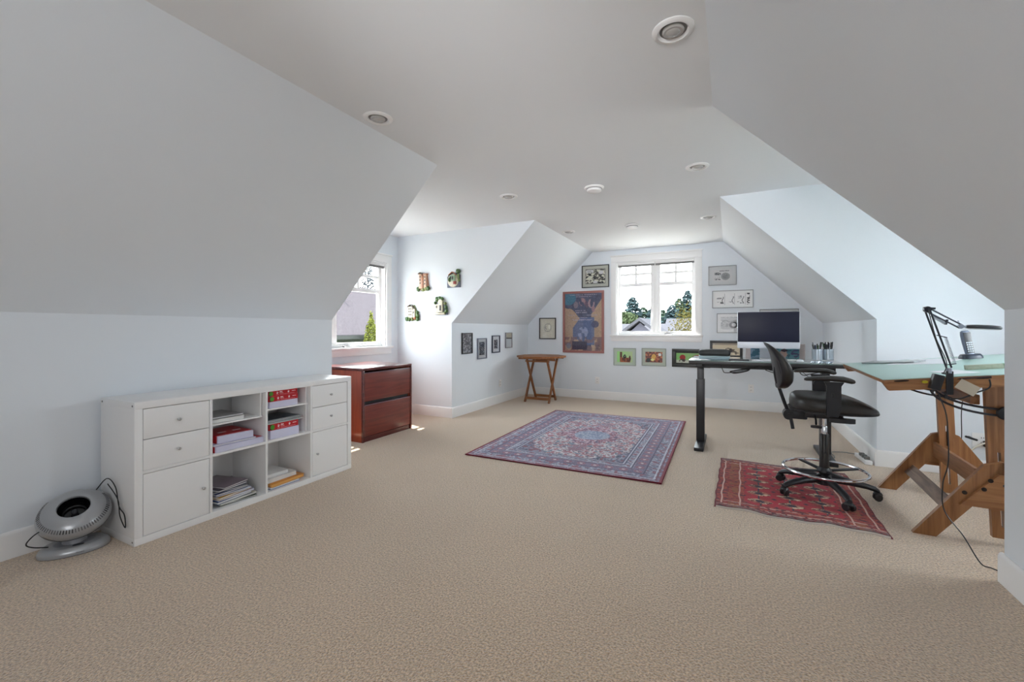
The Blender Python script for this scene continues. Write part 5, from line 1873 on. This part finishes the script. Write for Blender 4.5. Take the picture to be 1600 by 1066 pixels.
def conifer_mesh(seed, m_):
    rnd = random.Random(seed)
    mb = MB()
    H1 = 1.0
    for L in range(30):
        z_ = .10 + .89 * L / 30
        R_ = .25 * (1 - (z_ - .08) / .93) ** .62 * rnd.uniform(.72, 1.2) + .008
        nb = rnd.randint(8, 12)
        for k in range(nb):
            a = 2 * PI * (k + rnd.random()) / nb
            r_ = R_ * rnd.uniform(.6, 1.15)
            zz = z_ + rnd.uniform(-.012, .012)
            c, s = math.cos(a), math.sin(a)
            w = r_ * .33
            tip = (c * r_, s * r_, zz - r_ * rnd.uniform(.15, .5))
            mb.add([(0, 0, zz + .015), (c * r_ * .6 - s * w, s * r_ * .6 + c * w, zz - r_ * .12), tip, (c * r_ * .6 + s * w, s * r_ * .6 - c * w, zz - r_ * .12)], [(0, 1, 2), (0, 2, 3)])
            mb.add([(c * r_ * .3, s * r_ * .3, zz + .02), tip, (c * r_ * .7, s * r_ * .7, zz - .05)], [(0, 1, 2)])
    return mb.build('foliage', m_, None, angle=180)


CONM = [mat('conifer_green', srgb(50, 62, 52), .9, spec=0.0, var=.35, vscale=7), mat('conifer_bluish', srgb(48, 60, 62), .9, spec=0.0, var=.3, vscale=7)]
TRK = mat('bark', srgb(30, 26, 24), .9, spec=0.0)
protos = []
for k in range(4):
    f_ = conifer_mesh(100 + k, CONM[k % 2])
    tr = MB().tube([(0, 0, 0), (0, 0, .97)], [.012, .002], 8).build('trunk', TRK)
    protos.append((f_, tr))
used = set()


def conifer(k, x, y, ztop, wid, label, group):
    t = thing('conifer_tree', label, 'tree', (x, y, GZ), random.uniform(0, 6), group)
    h = ztop - GZ
    for o_ in protos[k]:
        c = o_ if k not in used or False else o_
        if k in used:
            c = o_.copy()
            COL.objects.link(c)
        c.parent = t
        c.scale = (h * wid, h * wid, h)
    used.add(k)


rnd = random.Random(5)
spec = []
# x position along y=70 row; tops after the photo's skyline in the far window
rows = ((-18.6, 3.6, 1.5), (-17.0, 3.2, 1.7), (-15.3, 2.9, 1.7), (-13.9, 6.6, 1.45), (-12.2, 4.9, 1.7), (-10.7, 5.2, 1.7), (-9.2, 4.4, 1.6),
        (-7.9, 5.2, 1.5), (-6.9, 6.2, 1.2), (-5.7, 7.4, 1.3), (-4.6, 5.4, 1.5), (-3.4, 8.8, 1.1), (-2.2, 7.0, 1.3), (-.7, 7.6, 1.1))
ordn = ['leftmost', 'second', 'third', 'fourth', 'fifth', 'sixth', 'seventh', 'eighth', 'ninth', 'tenth', 'eleventh', 'twelfth', 'thirteenth', 'rightmost']
for i, (x, zt, w) in enumerate(rows):
    y_ = 66 + (0, 10, 20, 30, 40, 50, 60)[i * 3 % 7]
    q = y_ / 70.0
    lab = '%s dark conifer %sin the tree line beyond far window' % (ordn[i], '' if i in (0, 13) else 'from the left ')
    conifer(i % 4, x * q, y_, CAM_H + (zt - CAM_H) * q, w, lab, 'conifers beyond the roofs')


def leafy(name, label, x, y, z0_, z1_, rx, ry, col, seed, n=2200, leaf=.12, shape=2.0, vs=2.0, group=None):
    t = thing(name, label, 'tree', (x, y, z0_), 0, group)
    rnd = random.Random(seed)
    mb = MB()
    hz = (z1_ - z0_) / 2
    for k in range(n):
        while True:
            p = Vector((rnd.uniform(-1, 1), rnd.uniform(-1, 1), rnd.uniform(-1, 1)))
            l = p.length
            if .55 < l < 1:
                break
        p *= 1 + .16 * math.sin(p.x * 7 + seed) * math.cos(p.z * 6 + p.y * 5)
        taper = 1.0
        if shape == 'cone':
            taper = max(.05, .5 - p.z * .5) ** .6
        c = Vector((p.x * rx * taper, p.y * ry * taper, hz + p.z * hz))
        d = Vector((rnd.uniform(-1, 1), rnd.uniform(-1, 1), rnd.uniform(-.6, 1))).normalized()
        u = d.orthogonal().normalized() * leaf * rnd.uniform(.6, 1.3)
        v = d.cross(u).normalized() * leaf * rnd.uniform(.4, .9)
        mb.add([c - u, c - v * .8, c + u, c + v * .8], [(0, 1, 2, 3)])
    mb.build('foliage', mat(name + '_leaves', srgb(*col), .8, spec=0.0, var=.35, vscale=vs), t, angle=180)
    MB().tube([(0, 0, 0), (0, 0, hz)], [.1, .04], 8).build('trunk', TRK, t)
    return t


leafy('round_tree', 'round pale green tree behind roofs in far window', -12.0, 55, .2, 3.45, 2.1, 2.0, (54, 62, 44), 3, 2600, .2)
leafy('yellow_shrub', 'yellow leaved tree at lower right of far window', -1.26, 15.0, -2.2, 1.95, .62, .6, (62, 57, 28), 4, 6000, .034, vs=5)
leafy('cypress', 'yellow green pointed shrub outside left dormer window', -14.9, 14.85, -1.4, 1.99, .62, .62, (80, 84, 38), 5, 3600, .055, 'cone', 4)
leafy('hedge', 'low green hedge along neighbour wall outside left window', -13.6, 13.6, -1.6, .60, .5, 2.6, (60, 70, 38), 6, 3600, .06, vs=4)
# bare pale tree behind the broad roof
bt2 = thing('pale_tree', 'thin pale tree rising behind the broad mauve roof', 'tree', (-30, 29.5, GZ))
rnd = random.Random(9)
mb = MB()
mb.tube([(0, 0, 0), (0, 0, 11)], [.14, .02], 6)
for k in range(90):
    z_ = rnd.uniform(3.5, 10.6)
    a = rnd.uniform(0, 2 * PI)
    l = (11.2 - z_) * .16 + .25
    mb.tube([(0, 0, z_), (math.cos(a) * l, math.sin(a) * l, z_ + l * .7)], [.035, .012], 4)
mb.build('branches', mat('pale_bark', srgb(44, 48, 52), .9, spec=0.0), bt2)
mb = MB()
for k in range(900):
    z_ = rnd.uniform(3.6, 11)
    a = rnd.uniform(0, 2 * PI)
    l = ((11.2 - z_) * .16 + .3) * rnd.uniform(.3, 1)
    c = Vector((math.cos(a) * l, math.sin(a) * l, z_ + l * .7))
    u = Vector((rnd.uniform(-1, 1), rnd.uniform(-1, 1), rnd.uniform(-1, 1))).normalized()
    v = u.orthogonal().normalized() * .07
    mb.add([c - u * .09, c - v, c + u * .09, c + v], [(0, 1, 2, 3)])
mb.build('foliage', mat('pale_leaves', srgb(42, 47, 50), .9, spec=0.0), bt2, angle=180)
